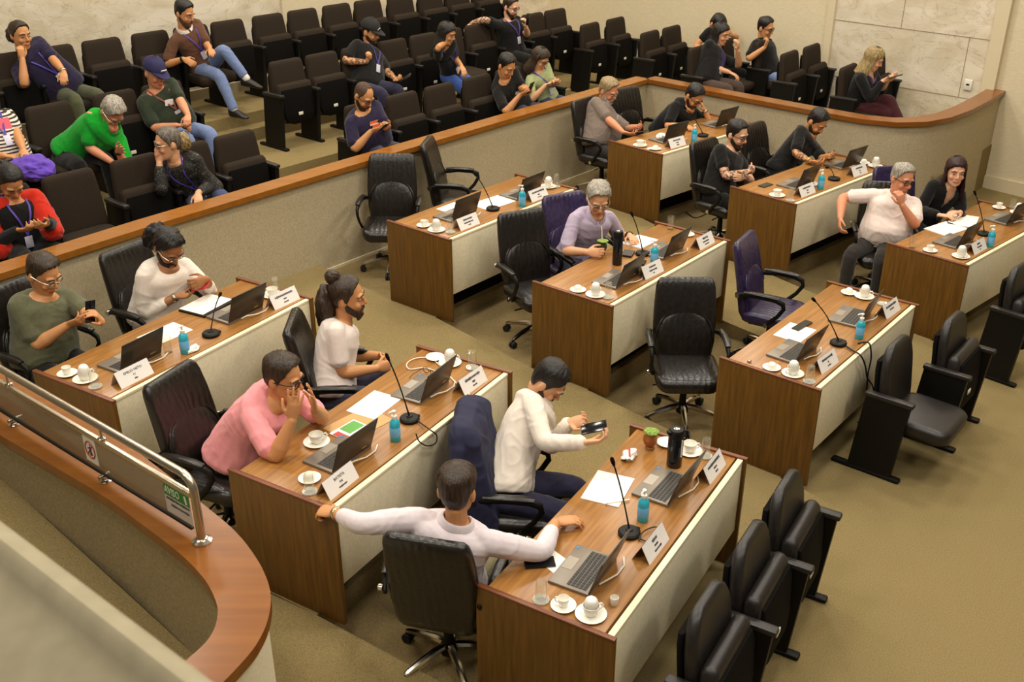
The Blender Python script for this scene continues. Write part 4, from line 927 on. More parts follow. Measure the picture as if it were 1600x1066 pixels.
def ik(s,h,l1,l2,pole):
    d=h-s; L=d.length
    if L>(l1+l2)*.995: h=s+d.normalized()*(l1+l2)*.995; d=h-s; L=d.length
    L=max(L,abs(l1-l2)+.03); a=(l1*l1-l2*l2+L*L)/(2*L); hh=math.sqrt(max(0,l1*l1-a*a)); u=d.normalized(); p=(pole-u*pole.dot(u)); p=p.normalized() if p.length>1e-4 else V((0,0,-1))
    return s+u*a+p*hh, h
def hand(mb,wr,d,n,side,curl=.5,sc=1.0,spread=.10,thumb=.5):
    """d: wrist->fingers, n: palm normal, side: thumb side"""
    d=d.normalized(); n=(n-d*n.dot(d)).normalized(); t=d.cross(n) 
    if t.dot(side)<0: t=-t
    S=sc
    rings=[]
    for k,(y,w,h) in enumerate(((-.012,.024,.019),(.01,.028,.018),(.04,.038,.0165),(.07,.041,.0145),(.092,.040,.012),(.1,.034,.009))):
        c=wr+d*y*S; rings.append([c+t*math.cos(a)*w*S+n*math.sin(a)*h*S for a in np.linspace(0,2*math.pi,13)[:-1]])
    mb.loft(rings)
    for k in range(4):
        o=(.030-.0203*k); L=(.040,.045,.042,.033)[k]; base=wr+d*(.092-(.004 if k in(0,3) else 0))*S+t*o*S
        dd=(d+t*(1.5-k)*spread).normalized(); pts=[base-dd*.012*S,base]; ang=0; c=curl*(1+.08*k)
        for q,(ll,cc) in enumerate(((L,.75),(L*.68,1.1),(L*.55,.8))):
            ang+=c*cc*1.25; v=dd*math.cos(ang)+n*math.sin(ang); pts.append(pts[-1]+v*ll*S)
        r=.0088 if k<3 else .0078
        mb.tube(pts,[r*S,r*1.04*S,r*S,r*.93*S,r*.78*S],8)
    b=wr+d*.022*S+t*.024*S+n*.006*S; td=(t*.75+d*.7+n*.35*thumb).normalized(); t2=(td*.6+d*.7+n*.7*thumb-t*.25*thumb).normalized()
    p1=b+td*.042*S; p2=p1+t2*.034*S; p3=p2+(t2+n*.25*thumb-t*.2*thumb).normalized()*.026*S
    mb.tube([b-td*.01*S,b,p1,p2,p3],[.012*S,.0145*S,.011*S,.0095*S,.0075*S],8)
def limb(mb,pts,rs,n=12,flat=1):
    """rounded tapered limb through points with smoothed joints"""
    q=[];r=[]
    m=len(pts)
    for i in range(m-1):
        for k in range(5):
            t=k/5; q.append(pts[i].lerp(pts[i+1],t)); r.append(rs[i]+(rs[i+1]-rs[i])*t)
    q.append(pts[-1]); r.append(rs[-1])
    for it in range(2): q=[q[0]]+[(q[i-1]+q[i]*2+q[i+1])/4 for i in range(1,len(q)-1)]+[q[-1]]
    d0=(q[0]-q[1]).normalized(); d1=(q[-1]-q[-2]).normalized()
    q=[q[0]+d0*r[0]*.6]+q+[q[-1]+d1*r[-1]*.6]; r=[r[0]*.6]+r+[r[-1]*.6]
    mb.tube(q,r,n,flat=flat)
TOR=[(-.06,.150,.115,0),(0,.172,.132,0),(.15,.166,.128,.01),(.32,.152,.118,.012),(.5,.160,.118,.012),(.66,.176,.122,.01),(.80,.182,.112,.0),(.90,.150,.09,-.005),(.97,.085,.068,0),(1.03,.058,.056,.006)]
def wrinkle(me,amp,seed,sc=9):
    n=len(me.vertices); co=np.empty(n*3,'f'); me.vertices.foreach_get('co',co); no=np.empty(n*3,'f'); me.vertices.foreach_get('normal',no); co=co.reshape(-1,3); no=no.reshape(-1,3)
    def fold(p):
        a=noise.noise(V(p)*4.5+V((seed,1,0))); q=V((p[0]*5+a*1.3,p[1]*5+a,p[2]*9+a*2.2+seed)); r=1-abs(noise.noise(q))*2.4
        return .75*max(0,r)**2-.3+.55*noise.noise(V(p)*sc*.8)
    d=np.array([fold(p) for p in co.tolist()],'f')
    co+=no*(d*amp)[:,None]; me.vertices.foreach_set('co',co.ravel()); me.update()
PEOPLE=[]
def person(key,label,chair=None,yaw=None,zf=0,seat=.48,head=None,look=(0,15),R_=None,L_=None,skin='skin_light',top='black',bot='blackpant',sleeve=.72,hair=None,hairm='hair_brown',
  build=1.0,belly=0,glasses=None,beard_=None,s=1.0,twist=0,legs=None,voxel=.0065,cap=None,lanyard=None,ink=None,collar=None,shoe='shoe_black',roll=0,slump=0,hipback=.08,bare=False,vneck=False,watch=None,lower=True,headtilt=0,hs=1.12,extras=None):
    """chair: floor point under the seat; head: world point of head centre; R_/L_: dict(p=wrist point, d=dir, n=palm normal, curl, pole)"""
    O=V(chair); O=V((O.x,O.y,zf)); F=V((math.cos(R(yaw)),math.sin(R(yaw)),0)); X=V((F.y,-F.x,0)); Z=V((0,0,1))
    root=thing('person',label,'person',O,0); T=Matrix.Translation(-O)
    H=O-F*hipback+Z*(seat+.085*s)
    ly,lp=look; Fl=V((math.cos(R(ly)),math.sin(R(ly)),0)); hd=Fl*math.cos(R(lp))-Z*math.sin(R(lp)); hu=Fl*math.sin(R(lp))+Z*math.cos(R(lp))
    hx=hd.cross(hu); 
    if headtilt: q=Matrix.Rotation(R(headtilt),3,hd); hu=q@hu; hx=q@hx
    HC=V(head); Rm=Matrix((hx,hd,hu)).transposed().to_4x4(); MH=Matrix.Translation(HC-O)@Rm@Matrix.Scale(s*hs,4)
    N=HC-Z*.165*s-Fl*.02*s-(hd-Fl)*.03
    dz=N.z-H.z; hz_=V((N.x-H.x,N.y-H.y,0)); lim=math.sqrt(max(.0001,(.585*s)**2-dz*dz)) if dz<.585*s else .04
    if hz_.length>lim: H=H+hz_.normalized()*(hz_.length-lim)
    Oh=V((H.x,H.y,O.z))+F*hipback
    axis=(N-H).normalized(); mid=H.lerp(N,.5)-F*(.05+slump)*s+Z*.06
    Ft=Matrix.Rotation(R(twist),3,'Z')@F
    def tor(t,sx=1,sy=1,add=0):
        c=bez(H,mid,N,t) if t>=0 else H+(H-bez(H,mid,N,.1))*(-t*10)*.8
        tg=(bez(H,mid,N,min(1,t+.05))-bez(H,mid,N,max(0,t-.05))).normalized()
        f=F.lerp(Ft,max(0,min(1,t))).normalized(); x=f.cross(tg).normalized(); y=tg.cross(x)
        w,dp,oy=lerpl(TOR,t); bl=belly*math.exp(-((t-.28)/.24)**2)
        w*=build*s; dp*=build*s; w+=add+bl*.35; dp+=add+bl*.6
        c=c+y*(oy*s+bl*.5)
        return c,x,y,w*sx,dp*sy
    def tring(t,n=22,**k):
        c,x,y,w,dp=tor(t,**k); out=[]
        for j in range(n):
            a=2*math.pi*j/n; ca,sa=math.cos(a),math.sin(a); e=.82; out.append(c+x*w*math.copysign(abs(ca)**e,ca)+y*dp*math.copysign(abs(sa)**e,sa))
        return out
    body=MB()
    body.loft([tring(t,add=-.012) for t in (-.05,0,.1,.2,.32,.42,.5,.58,.66,.73,.80,.86,.91,.95,.99,1.03)])
    nb=bez(H,mid,N,.9); ht=HC-hu*.07*s-hd*.02
    limb(body,[nb,N+(ht-N)*.3,ht],[.062*s,.056*s,.054*s])
    head_prims(body,Matrix.Translation(O)@MH)
    sc_,sx_,sy_,sw_,_=tor(.85)
    arms={}
    for sd,A in ((1,R_),(-1,L_)):
        S=sc_+sx_*sd*(.172*s*(.6+.4*build))-sy_*.01
        A=A or {}
        w=A.get('p')
        if w is None: w=Oh+F*.30+X*sd*.17+Z*(seat+.17)
        pole=A.get('pole'); pole=(X*sd*pole[0]+F*pole[1]+Z*pole[2]) if pole else (X*sd*.55-F*.5-Z*.8)
        E_,W=ik(S,V(w),.295*s,.262*s,pole)
        fd=(W-E_).normalized(); d=A.get('d'); d=(fd*.5+V(d).normalized()).normalized() if d is not None else fd
        n=A.get('n'); n=V(n) if n is not None else (-Z*.75-X*sd*.5)
        side=A.get('t'); side=V(side) if side is not None else (F*.3-X*sd*.7+Z*.4)
        arms[sd]=(S,E_,W,d,n)
        m_=.5*(build-1)
        limb(body,[S,S.lerp(E_,.35),E_,E_.lerp(W,.3),W],[.056*s*(1+m_),.05*s*(1+m_),.041*s*(1+m_),.044*s*(1+m_),.028*s])
        if not A.get('nohand'): hand(body,W,d,n,side,A.get('curl',.45),s*1.02,A.get('spread',.08),A.get('thumb',.6))
    lg={}
    if lower:
        for sd in (1,-1):
            q=(legs or {}).get(sd,{}); hj=H+X*sd*.09*s-Z*.02
            an=q.get('ankle'); an=V(an) if an is not None else Oh+F*q.get('fwd',.40)+X*sd*q.get('out',.13)+Z*.09
            kp=q.get('pole'); kp=(X*sd*kp[0]+F*kp[1]+Z*kp[2]) if kp else (F*.8+Z*1+X*sd*q.get('open',.1))
            K,An=ik(hj,an,.43*s,.42*s,kp); lg[sd]=(hj,K,An,q)
            limb(body,[hj,hj.lerp(K,.5),K,K.lerp(An,.3),An],[.078*s,.068*s,.052*s,.05*s,.036*s])
            tf=q.get('toe'); tf=V(tf).normalized() if tf is not None else F
            limb(body,[An-tf*.04-Z*.03,An+tf*.07-Z*.05,An+tf*.14-Z*.062],[.028,.027,.02],8)
    me=remesh(body,voxel,3,.45)
    # colour attribute: red channel tattoo ink, green channel flushed areas (lips, cheeks)
    nv=len(me.vertices); co=np.empty(nv*3,'f'); me.vertices.foreach_get('co',co); co=co.reshape(-1,3)
    col=np.zeros((nv,4),'f'); inv=np.array((Matrix.Translation(O)@MH).inverted()); hp=co@inv[:3,:3].T+inv[:3,3]
    lip=((np.abs(hp[:,2]+.066)<.0115)&(np.abs(hp[:,0])<.026)&(hp[:,1]>.088)); col[lip,1]=.75
    ck=np.exp(-(((np.abs(hp[:,0])-.04)/.022)**2+((hp[:,2]+.025)/.022)**2))*(hp[:,1]>.03)*.35; col[:,1]=np.maximum(col[:,1],ck)
    nose=np.exp(-((hp[:,0]/.016)**2+((hp[:,2]+.022)/.02)**2))*(hp[:,1]>.09)*.3; col[:,1]=np.maximum(col[:,1],nose)
    for sd in (ink or ()):
        S,E_,W,_,_=arms[sd]
        for a,b in ((S,E_),(E_,W)):
            a_=np.array(a);b_=np.array(b); t=np.clip(((co-a_)@(b_-a_))/((b_-a_)@(b_-a_)),0,1); dist=np.linalg.norm(co-(a_+t[:,None]*(b_-a_)),axis=1); col[dist<.075,0]=.85
    at=me.attributes.new('tone','FLOAT_COLOR','POINT'); at.data.foreach_set('color',col.ravel())
    me.transform(T); me.materials.clear(); me.materials.append(M[skin]); me.shade_smooth(); me.name='body'; bo=link('body',me,root)
    # clothes
    def dress(mb,name,m,vx,amp,seed,sm=3,par=root):
        e=remesh(mb,vx,sm,.5); wrinkle(e,amp,seed); e.transform(T); e.materials.clear(); e.materials.append(m); e.shade_smooth(); e.name=name; return link(name,e,par)
    seed=len(PEOPLE)*3.1
    if top:
        mb=MB(); ts=(-.08,-.03,.05,.15,.26,.36,.46,.56,.66,.74,.80,.86,.905,.94,.965)
        mb.loft([tring(t,add=.014+(.012 if t<.1 else 0)+((.030 if hz_.length>.3 else .010) if .8<t<.95 else 0)) for t in ts])
        for sd in (1,-1):
            S,E_,W,_,_=arms[sd]; m_=.5*(build-1); g=.016 if sleeve<.99 else .014
            r0,r1,r2,r3=.064*s*(1+m_),.056*s*(1+m_),.05*s,.038*s
            ins=S+(sc_-S)*.35
            if sleeve<1:
                e=S.lerp(E_,sleeve); limb(mb,[ins,S,S.lerp(e,.5),e],[.06*s,r0,r1+g*.55,r1+g*.6])
            else:
                e=E_.lerp(W,min(.97,sleeve-1)); limb(mb,[ins,S,S.lerp(E_,.45),E_,E_.lerp(e,.5),e],[.06*s,r0,r1+g*.5,r2+g*.35,(r2+r3)/2+g*.6,r3+g*.45])
        sh=dress(mb,'shirt' if sleeve>1 else 't_shirt',M['cloth_'+top],max(voxel,.008)*1.15,.0055,seed)
        if vneck:
            c,x,y,w,dp=tor(.88); b=bmesh.new(); b.from_mesh(sh.data); kill=[]
            for f_ in b.faces:
                p=f_.calc_center_median()+O-c; v_=p.dot(axis)
                if p.dot(y)>.015 and -.15<v_<.2 and abs(p.dot(x))<.062*(v_+.15)/.2: kill.append(f_)
            bmesh.ops.delete(b,geom=kill,context='FACES'); b.to_mesh(sh.data); b.free()
        if collar:
            c,x,y,w,dp=tor(.985); up_=(N-c).normalized() if (N-c).length>1e-3 else axis; mb=MB(); rings=[]
            def cr(k,rr,zz,drop): return [c+x*(rr*s)*math.cos(t_)+y*((rr*.98)*s)*math.sin(t_)+up_*(zz+drop*max(0,math.sin(t_))**2)*s for t_ in np.linspace(R(98),R(442),27)]
            rings=[cr(0,.074,-.012,-.03),cr(1,.068,.026,-.022),cr(2,.074,.034,-.022),cr(3,.086,.024,-.03),cr(4,.096,-.008,-.035),cr(5,.090,-.012,-.035)]
            mb.loft(rings,close=False,caps=False); mb.v=[T@v for v in mb.v]; co_=mb.build('collar',M[collar],sh,60)
    if bot and lower:
        mb=MB(); mb.loft([tring(t,add=.012) for t in (-.07,0,.06,.12,.17)])
        for sd in (1,-1):
            hj,K,An,q=lg[sd]; e=K.lerp(An,q.get('hem',.96))
            limb(mb,[hj-F*.02,hj.lerp(K,.5),K,K.lerp(An,.35),e],[.098*s,.088*s,.069*s,.066*s,.054*s],14)
        dress(mb,'trousers',M['cloth_'+bot],max(voxel,.009)*1.3,.005,seed+1)
        for sd in (1,-1):
            hj,K,An,q=lg[sd]; tf=q.get('toe'); tf=V(tf).normalized() if tf is not None else F
            u0=Z if abs(tf.z)<.8 else F; sx=tf.cross(u0).normalized(); dn=-(sx.cross(tf))
            mb=MB(); rings=[]
            for y,w,h0,h1 in ((-.075,.022,-.03,.02),(-.065,.034,-.085,.03),(-.02,.042,-.088,.03),(.03,.044,-.088,.012),(.09,.048,-.088,-.012),(.14,.046,-.088,-.04),(.175,.034,-.085,-.055),(.19,.018,-.08,-.065)):
                rings.append([An+tf*y+sx*w*math.cos(a)-dn*((h0+h1)/2+(h1-h0)/2*math.sin(a)) for a in np.linspace(0,2*math.pi,13)[:-1]])
            mb.loft(rings); mb.v=[T@v for v in mb.v]; so=mb.build('shoe',M[shoe],root,60)
            if bare: mb=MB(); limb(mb,[K.lerp(An,.84),An],[.045,.044],12); mb.v=[T@v for v in mb.v]; mb.build('sock',M['sock_white'],root,60)
    # face
    for sd in (-1,1):
        mb=MB(); mb.ball((sd*.033,.0815,.008),(.0125,.0112,.006 if lp<20 else .0035),8,M=MH); e=mb.build('eye',M['eye_white'],bo,60)
        mb=MB(); mb.ball((sd*.033,.0905,.007 if lp<20 else .006),(.0062,.0034,.0056 if lp<20 else .0032),7,M=MH); mb.build('iris',M['eye_dark'],e,60)
        mb=MB(); mb.tube([(sd*.014,.102,.033),(sd*.034,.099,.039),(sd*.054,.083,.031)],[.0035,.0045,.0025],6,M=MH); mb.build('eyebrow',M[hairm if hairm!='hair_grey' else 'hair_salt'],bo,60)
    hm=M[hairm]
    if hair=='short': hair_cap(MH,root,hm,.021,nz=.007)
    elif hair=='thick': hair_cap(MH,root,hm,.026,nz=.010)
    elif hair=='buzz': hair_cap(MH,root,hm,.006,nz=.001)
    elif hair=='recede': hair_cap(MH,root,hm,.016,recede=.03)
    elif hair=='sides': hair_cap(MH,root,hm,.006,nz=.001,recede=.05)
    elif hair=='long': h=hair_cap(MH,root,hm,.018,line=[(0,.072),(30,.068),(55,.04),(75,.0),(100,-.03),(180,-.07)],fade=False); long_hair(MH,h,hm,.30,.1)
    elif hair=='bob': h=hair_cap(MH,root,hm,.018,line=[(0,.072),(30,.068),(55,.04),(75,.0),(100,-.03),(180,-.07)],fade=False); long_hair(MH,h,hm,.20,.1)
    elif hair=='curlytail':
        h=hair_cap(MH,root,hm,.022,nz=.012,fade=False); mb=MB(); b=bmesh.new(); bmesh.ops.create_icosphere(b,subdivisions=4,radius=1)
        for w in b.verts: k=1+.22*noise.noise(w.co*3.2)+.1*noise.noise(w.co*8); w.co=V((w.co.x*.075*k,w.co.y*.07*k,w.co.z*.105*k))
        mb.bm(b,MH@Matrix.Translation((0,-.125,-.055))); mb.build('ponytail',hm,h,80)
    elif hair=='bun':
        h=hair_cap(MH,root,hm,.020,nz=.006,fade=False); mb=MB(); b=bmesh.new(); bmesh.ops.create_icosphere(b,subdivisions=4,radius=1)
        for w in b.verts: k=1+.12*noise.noise(w.co*3.2); w.co=V((w.co.x*.045*k,w.co.y*.045*k,w.co.z*.045*k))
        mb.bm(b,MH@Matrix.Translation((0,-.085,.125))); mb.build('hair_bun',hm,h,80)
        mb=MB(); b=bmesh.new(); bmesh.ops.create_icosphere(b,subdivisions=4,radius=1)
        for w in b.verts: k=1+.16*noise.noise(w.co*3)+.08*noise.noise(w.co*9); w.co=V((w.co.x*.085*k,w.co.y*.06*k,w.co.z*.14*k))
        mb.bm(b,MH@Matrix.Translation((0,-.12,-.07))); mb.build('loose_hair',hm,h,80)
    elif hair=='updo':
        h=hair_cap(MH,root,hm,.013,nz=.004,fade=False); mb=MB(); b=bmesh.new(); bmesh.ops.create_icosphere(b,subdivisions=4,radius=1)
        for w in b.verts: k=1+.2*noise.noise(w.co*3.2); w.co=V((w.co.x*.055*k,w.co.y*.05*k,w.co.z*.075*k))
        mb.bm(b,MH@Matrix.Translation((0,-.115,-.02))); mb.build('ponytail',M['hair_blond'] if key=='floral' else hm,h,80)
    if beard_: beard(MH,root,M[beard_[0]],beard_[1])
    if glasses: spectacle(MH,root,M[glasses])
    if cap:
        rows=[]
        for i in range(9):
            t=i/8; z=.135-(.135-.045)*t; rows.append([(hsurf(min(z,.124),2*math.pi*j/32,.022+.004*(1-t))+V((0,0,.01*(1-t))),hsurf(min(z,.124),2*math.pi*j/32,.004)) for j in range(32)])
        c=grid_shell(rows,True,MH,'cap',M[cap],root,0)
        mb=MB(); top_=[];bt=[]
        for a in np.linspace(-62,62,17):
            r=R(a); base=hsurf(.05,r,.016); o=V((base.x*1.02,base.y+.078*max(0,math.cos(r*1.35)),.043-.012*max(0,math.cos(r*1.4)))); top_.append((base,o))
        rg=[]
        for b_,o_ in top_: rg.append([b_,b_.lerp(o_,.5)+V((0,0,.003)),o_,o_-V((0,0,.005)),b_.lerp(o_,.5)-V((0,0,.003)),b_-V((0,0,.006))])
        mb.loft(rg,M=MH); mb.build('brim',M[cap],c,40)
        mb=MB(); mb.box((.0 if cap=='cap_navy' else .03,.117 if cap=='cap_navy' else .108,.078),(.055 if cap=='cap_navy' else .014,.008,.022 if cap=='cap_navy' else .04),.002,(R(-30),0,0),M=MH); mb.build('emblem',M['print_white'],c)
    if lanyard:
        mb=MB(); c,x,y,w,dp=tor(.93); tip,x2,y2,w2,dp2=tor(lanyard[1]); tip=tip+y2*(dp2+.03)
        for sd in (-1,1):
            pts=[c+x*sd*.072*s-y*.035+axis*.035*s, c+x*sd*.078*s+y*.02+axis*.03*s]
            for k in range(6):
                t_=.93+(lanyard[1]-.93)*k/5; ck,xk,yk,wk,dk_=tor(t_); u_=.075*(1-k/5)*s; pts.append(ck+xk*sd*u_+yk*(dk_*math.sqrt(max(.1,1-(u_/wk)**2))+.030))
            mb.tube(pts,.008,6,flat=.3,up=x)
        mb.v=[T@v for v in mb.v]; la=mb.build('lanyard',M[lanyard[0]],root,60)
        mb=MB(); B=Matrix((x2,y2,x2.cross(y2))).transposed().to_4x4(); mb.box((0,0,-.05),(.062,.004,.095),.001,M=T@Matrix.Translation(tip)@B); mb.build('badge',M['badge'],la)
    for sd in (watch or ()):
        S,E_,W,_,_=arms[sd]; d=(W-E_).normalized(); c=W-d*.015; mb=MB(); mb.tube([T@(c-d*.013),T@(c-d*.008),T@(c+d*.008),T@(c+d*.013)],[.033,.037,.037,.033],14); mb.build('wristwatch' if watch[sd]!='bead_gold' else 'bracelet',M[watch[sd]],root,40)
    PEOPLE.append(key)
    info=dict(root=root,O=O,F=F,X=X,arms=arms,tor=tor,T=T,MH=MH,hx=hx,N=N,s=s)
    if extras: extras(info)
    return info
def chest_print(I,t,u,w,h,m,name='shirt_print',thick=.004):
    """small printed patch following the chest"""
    c,x,y,ww,dp=I['tor'](t); p=c+x*u+y*(dp*math.sqrt(max(.05,1-(u/ww)**2))+.026); nrm=(y+x*(u/ww)*.8).normalized(); xx=nrm.cross(V((0,0,1))).normalized()*-1; zz=nrm.cross(xx)
    if zz.z<0: zz=-zz
    B=Matrix((xx,nrm,zz)).transposed().to_4x4(); mb=MB(); mb.box((0,0,0),(w,thick,h),0,M=I['T']@Matrix.Translation(p)@B); return mb.build(name,M[m],I['root'])
def phone(p,d,up,label,m='phone_black',group=None,sz=(.074,.15)):
    d=V(d).normalized(); up=V(up); B=frame(d,up).to_4x4(); mb=MB(); mb.box((0,0,0),(sz[0],sz[1],.009),.003)
    o=mb.build('phone',M[m]); o.matrix_world=Matrix.Translation(p)@B; return tag(o,label,'phone',group)
exec_people=True
def mkat(O,yaw,zf,hp):
    O=V((O.x,O.y,zf)); F=V((math.cos(R(yaw)),math.sin(R(yaw)),0)); X=V((F.y,-F.x,0))
    def at(px,py,h=None,f=None,x=None):
        if h is not None: return P(px,py,zf+h)
        if f is not None: return raypl(px,py,hp-V((0,1,0))*((f-max(-.15,min(.25,(hp-O).dot(F))))*max(.12,-F.y)),V((0,1,0)))
        return raypl(px,py,O+X*x,X)
    return at,F,X
Z=V((0,0,1))
def ppl(key,label,ch,yaw,zf,hpx,hz,**k):
    O=V(ch); at,F,X=mkat(O,yaw,zf,P(hpx[0],hpx[1],zf+hz)); k={a:(b(at,F,X) if callable(b) and a not in('extras',) else b) for a,b in k.items()}
    return person(key,label,O,yaw,zf,head=P(hpx[0],hpx[1],zf+hz),**k)
def desk_p(key,label,hpx,hz,uv=None,**k):
    o,yaw=CH[key]; k.setdefault('seat',.445)
    if uv: o=dk(key[0],*uv)
    yaw=k.pop('yaw',yaw); return ppl(key,label,o,yaw,DESKS[key[0]][2],hpx,hz,**k)
NEARV=.0062
# ---- around the desks
I=desk_p('A1','man in an olive green t-shirt and glasses holding his phone at the left edge',(66,428),1.15,look=(-22,28),top='olive',skin='skin_tan',hair='short',hairm='hair_brown',build=1.18,belly=.05,glasses='steel',voxel=NEARV,sleeve=.78,
  R_=lambda at,F,X:dict(p=at(106,508,f=.32),d=F*.9+Z*.25-X*.2,n=Z*.6+X*-.6,curl=.55),L_=lambda at,F,X:dict(p=at(158,503,f=.42),d=Z*.8-F*.2+X*.3,n=X*.8-F*.4,curl=.5))
phone(raypl(141,487,I['O']+I['F']*.46,I['F']),(.1,.2,.95),I['F']*-1,'black phone held upright by the man in the olive t-shirt')
I=desk_p('A2','man in a white sweater with a dark curly ponytail, glasses and beard',(262,386),1.12,look=(-40,42),top='white',sleeve=1.62,skin='skin_brown',hair='curlytail',hairm='hair_black',beard_=('hair_black',.014),glasses='steel',voxel=NEARV,build=1.1,belly=.03,watch={1:'watch'},bot='white',
  R_=lambda at,F,X:dict(p=at(276,464,f=.30),d=F*.8-X*.3,n=Z,curl=.5),L_=lambda at,F,X:dict(p=at(322,436,f=.36),d=-F*.1+X*.9-Z*.3,n=-Z*.2-F*.8,curl=.7))
phone(raypl(314,448,I['O']+I['F']*.40,I['F']),I['F']+V((0,0,.35)),V((-.3,-.3,1)),'red phone in the hands of the man in the white sweater','phone_red')
desk_p('B1','man in a pink t-shirt and black glasses with both hands raised to his face',(440,590),1.10,uv=(.42,1.0),look=(-14,14),top='pink',skin='skin_tan',hair='short',hairm='hair_brown',build=1.18,belly=.05,glasses='black_plastic',voxel=.0056,sleeve=.8,yaw=-22,slump=.04,
  R_=lambda at,F,X:dict(p=at(457,655,h=1.0),d=Z*1.0+F*.1,n=-X*.7-F*.5,curl=.1,pole=(.5,.35,-1),spread=.11,t=-F),L_=lambda at,F,X:dict(p=at(492,640,h=.98),d=Z*1.0+F*.05,n=X*.6-F*.6,curl=.12,pole=(.6,.5,-1),spread=.11,t=-F))
desk_p('B2','man in a white t-shirt with a dark hair bun and beard, turned to the right',(541,465),1.14,look=(3,6),top='whitetee',skin='skin_tan',hair='bun',hairm='hair_brown',beard_=('hair_brown',.012),voxel=NEARV,bot='slate',build=1.06,sleeve=.72,
  R_=lambda at,F,X:dict(p=at(588,576,h=.66),d=F*.9-X*.5,n=-X-Z*.2,curl=.8),L_=lambda at,F,X:dict(p=at(594,556,h=.66),d=F*.6+X*.8,n=X-Z*.2,curl=.8))
desk_p('C1','man in a pale shirt seen from behind with both arms stretched out',(714,768),1.16,hipback=0,look=(78,6),top='paleshirt',sleeve=1.72,skin='skin_tan',hair='short',hairm='hair_brown',voxel=.0056,bot='khaki',build=1.1,collar='cloth_paleshirt',watch={-1:'watch'},
  R_=lambda at,F,X:dict(p=at(868,817,h=.80),d=X*.9+F*.1,n=-Z,curl=.35,pole=(.2,-.9,-.1),t=F),L_=lambda at,F,X:dict(p=at(524,802,h=.92),d=-X*.9-F*.0,n=-Z*.7+F*.2,curl=.75,pole=(.1,-.9,.3),t=F),legs={1:dict(out=.3,fwd=.36),-1:dict(out=.2,fwd=.38)})
I=desk_p('C2','man in a white shirt bending over the phone in his hands',(854,596),1.08,look=(-12,48),top='white',sleeve=1.95,skin='skin_light',hair='short',hairm='hair_black',voxel=.0056,bot='navytrouser',build=1.08,watch={-1:'phone_black'},slump=.05,collar='cloth_white',beard_=('hair_stubble',.004),
  R_=lambda at,F,X:dict(p=at(911,692,x=.12),d=F*.9-X*.3,n=Z*.7-X*.5,curl=.5),L_=lambda at,F,X:dict(p=at(889,660,x=-.12),d=F*.9+X*.25,n=Z*.5+X*.4,curl=.55),legs={1:dict(fwd=.46,out=.2),-1:dict(fwd=.44,out=.12)})
phone(raypl(928,668,I['O']+I['X']*.0,I['X']),I['F']+V((0,0,.3)),V((-.45,-.35,1)),'black phone in the hands of the man in the white shirt')
I=desk_p('E1','old grey-haired man in a lavender shirt holding a mate gourd',(934,310),1.14,look=(-80,30),top='lavender',sleeve=.86,collar='cloth_lavender',skin='skin_light',hair='thick',hairm='hair_grey',glasses='steel',bot='slate',voxel=.0068,
  R_=lambda at,F,X:dict(p=at(917,394,h=.80),d=F*.5-X*.6,n=-X*.8-Z*.2,curl=.6),L_=lambda at,F,X:dict(p=at(984,368,h=.79),d=F*.6+X*.2,n=-Z,curl=.35),watch={-1:'phone_black'})
gourd(P(940,396,.225+.755),'dark mate gourd with a straw in the hand of the lavender shirt man','gourd_dark',True)
I=desk_p('G1','stout grey-bearded man in a grey polo shirt looking down at his phone',(949,142),1.12,look=(-34,26),top='greypolo',sleeve=.85,collar='cloth_greypolo',skin='skin_red',hair='thick',hairm='hair_sandy',beard_=('hair_grey',.013),build=1.2,belly=.09,glasses='steel',voxel=.008,bot='charcoal',
  R_=lambda at,F,X:dict(p=at(980,214,h=.74),d=F*.8-X*.3,n=Z*.5-X*.5,curl=.5),L_=lambda at,F,X:dict(p=at(999,198,h=.78),d=F*.4+X*.6,n=Z*.3+X*.7,curl=.5))
chest_print(I,.7,-.09,.05,.06,'print_white')
phone(P(1001,206,.325+.80),I['F']+V((0,0,.3)),V((0,0,1)),'dark phone in the hands of the grey polo man')
desk_p('G2','man in black with glasses stooping over the desk with a hand at his face',(1083,150),1.03,uv=(1.33,.98),look=(-45,42),top='black',sleeve=.8,skin='skin_tan',hair='short',hairm='hair_black',glasses='black_plastic',voxel=.008,beard_=('hair_brown',.007),slump=.06,watch={-1:'watch'},
  R_=lambda at,F,X:dict(p=at(1066,196,h=.79),d=F*.8-X*.1,n=-Z,curl=.35),L_=lambda at,F,X:dict(p=at(1101,172,f=0.16),d=Z*.8+X*.5-F*.2,n=X*.6-F*.6,curl=.5,pole=(.4,.3,-1)))
desk_p('H1','man in a black t-shirt with tattooed arms crossed over his chest',(1150,210),1.13,look=(-40,18),top='blacktee',sleeve=.6,skin='skin_pale',hair='short',hairm='hair_black',beard_=('hair_brown',.008),glasses='black_plastic',voxel=.0075,ink=(1,),build=1.1,
  R_=lambda at,F,X:dict(p=at(1171,268,f=.25),d=-X*.7-F*.3-Z*.1,n=-F,curl=.9,pole=(.9,.1,-.8)),L_=lambda at,F,X:dict(p=at(1163,277,f=.30),d=X*.9,n=-F,curl=.4,pole=(.9,.1,-.8)))
I=desk_p('H2','bearded man in a black shirt with tattooed forearms looking down at his phone',(1275,190),1.08,uv=(1.44,1.0),look=(-45,40),top='blacktee',sleeve=.8,skin='skin_tan',hair='short',hairm='hair_black',beard_=('hair_brown',.010),voxel=.0078,ink=(1,),watch={1:'bead_gold'},
  R_=lambda at,F,X:dict(p=at(1266,252,h=.79),d=F*.9-X*.2,n=Z*.5-X*.5,curl=.5),L_=lambda at,F,X:dict(p=at(1298,243,h=.82),d=F*.5+X*.5,n=X*.6+Z*.3,curl=.5))
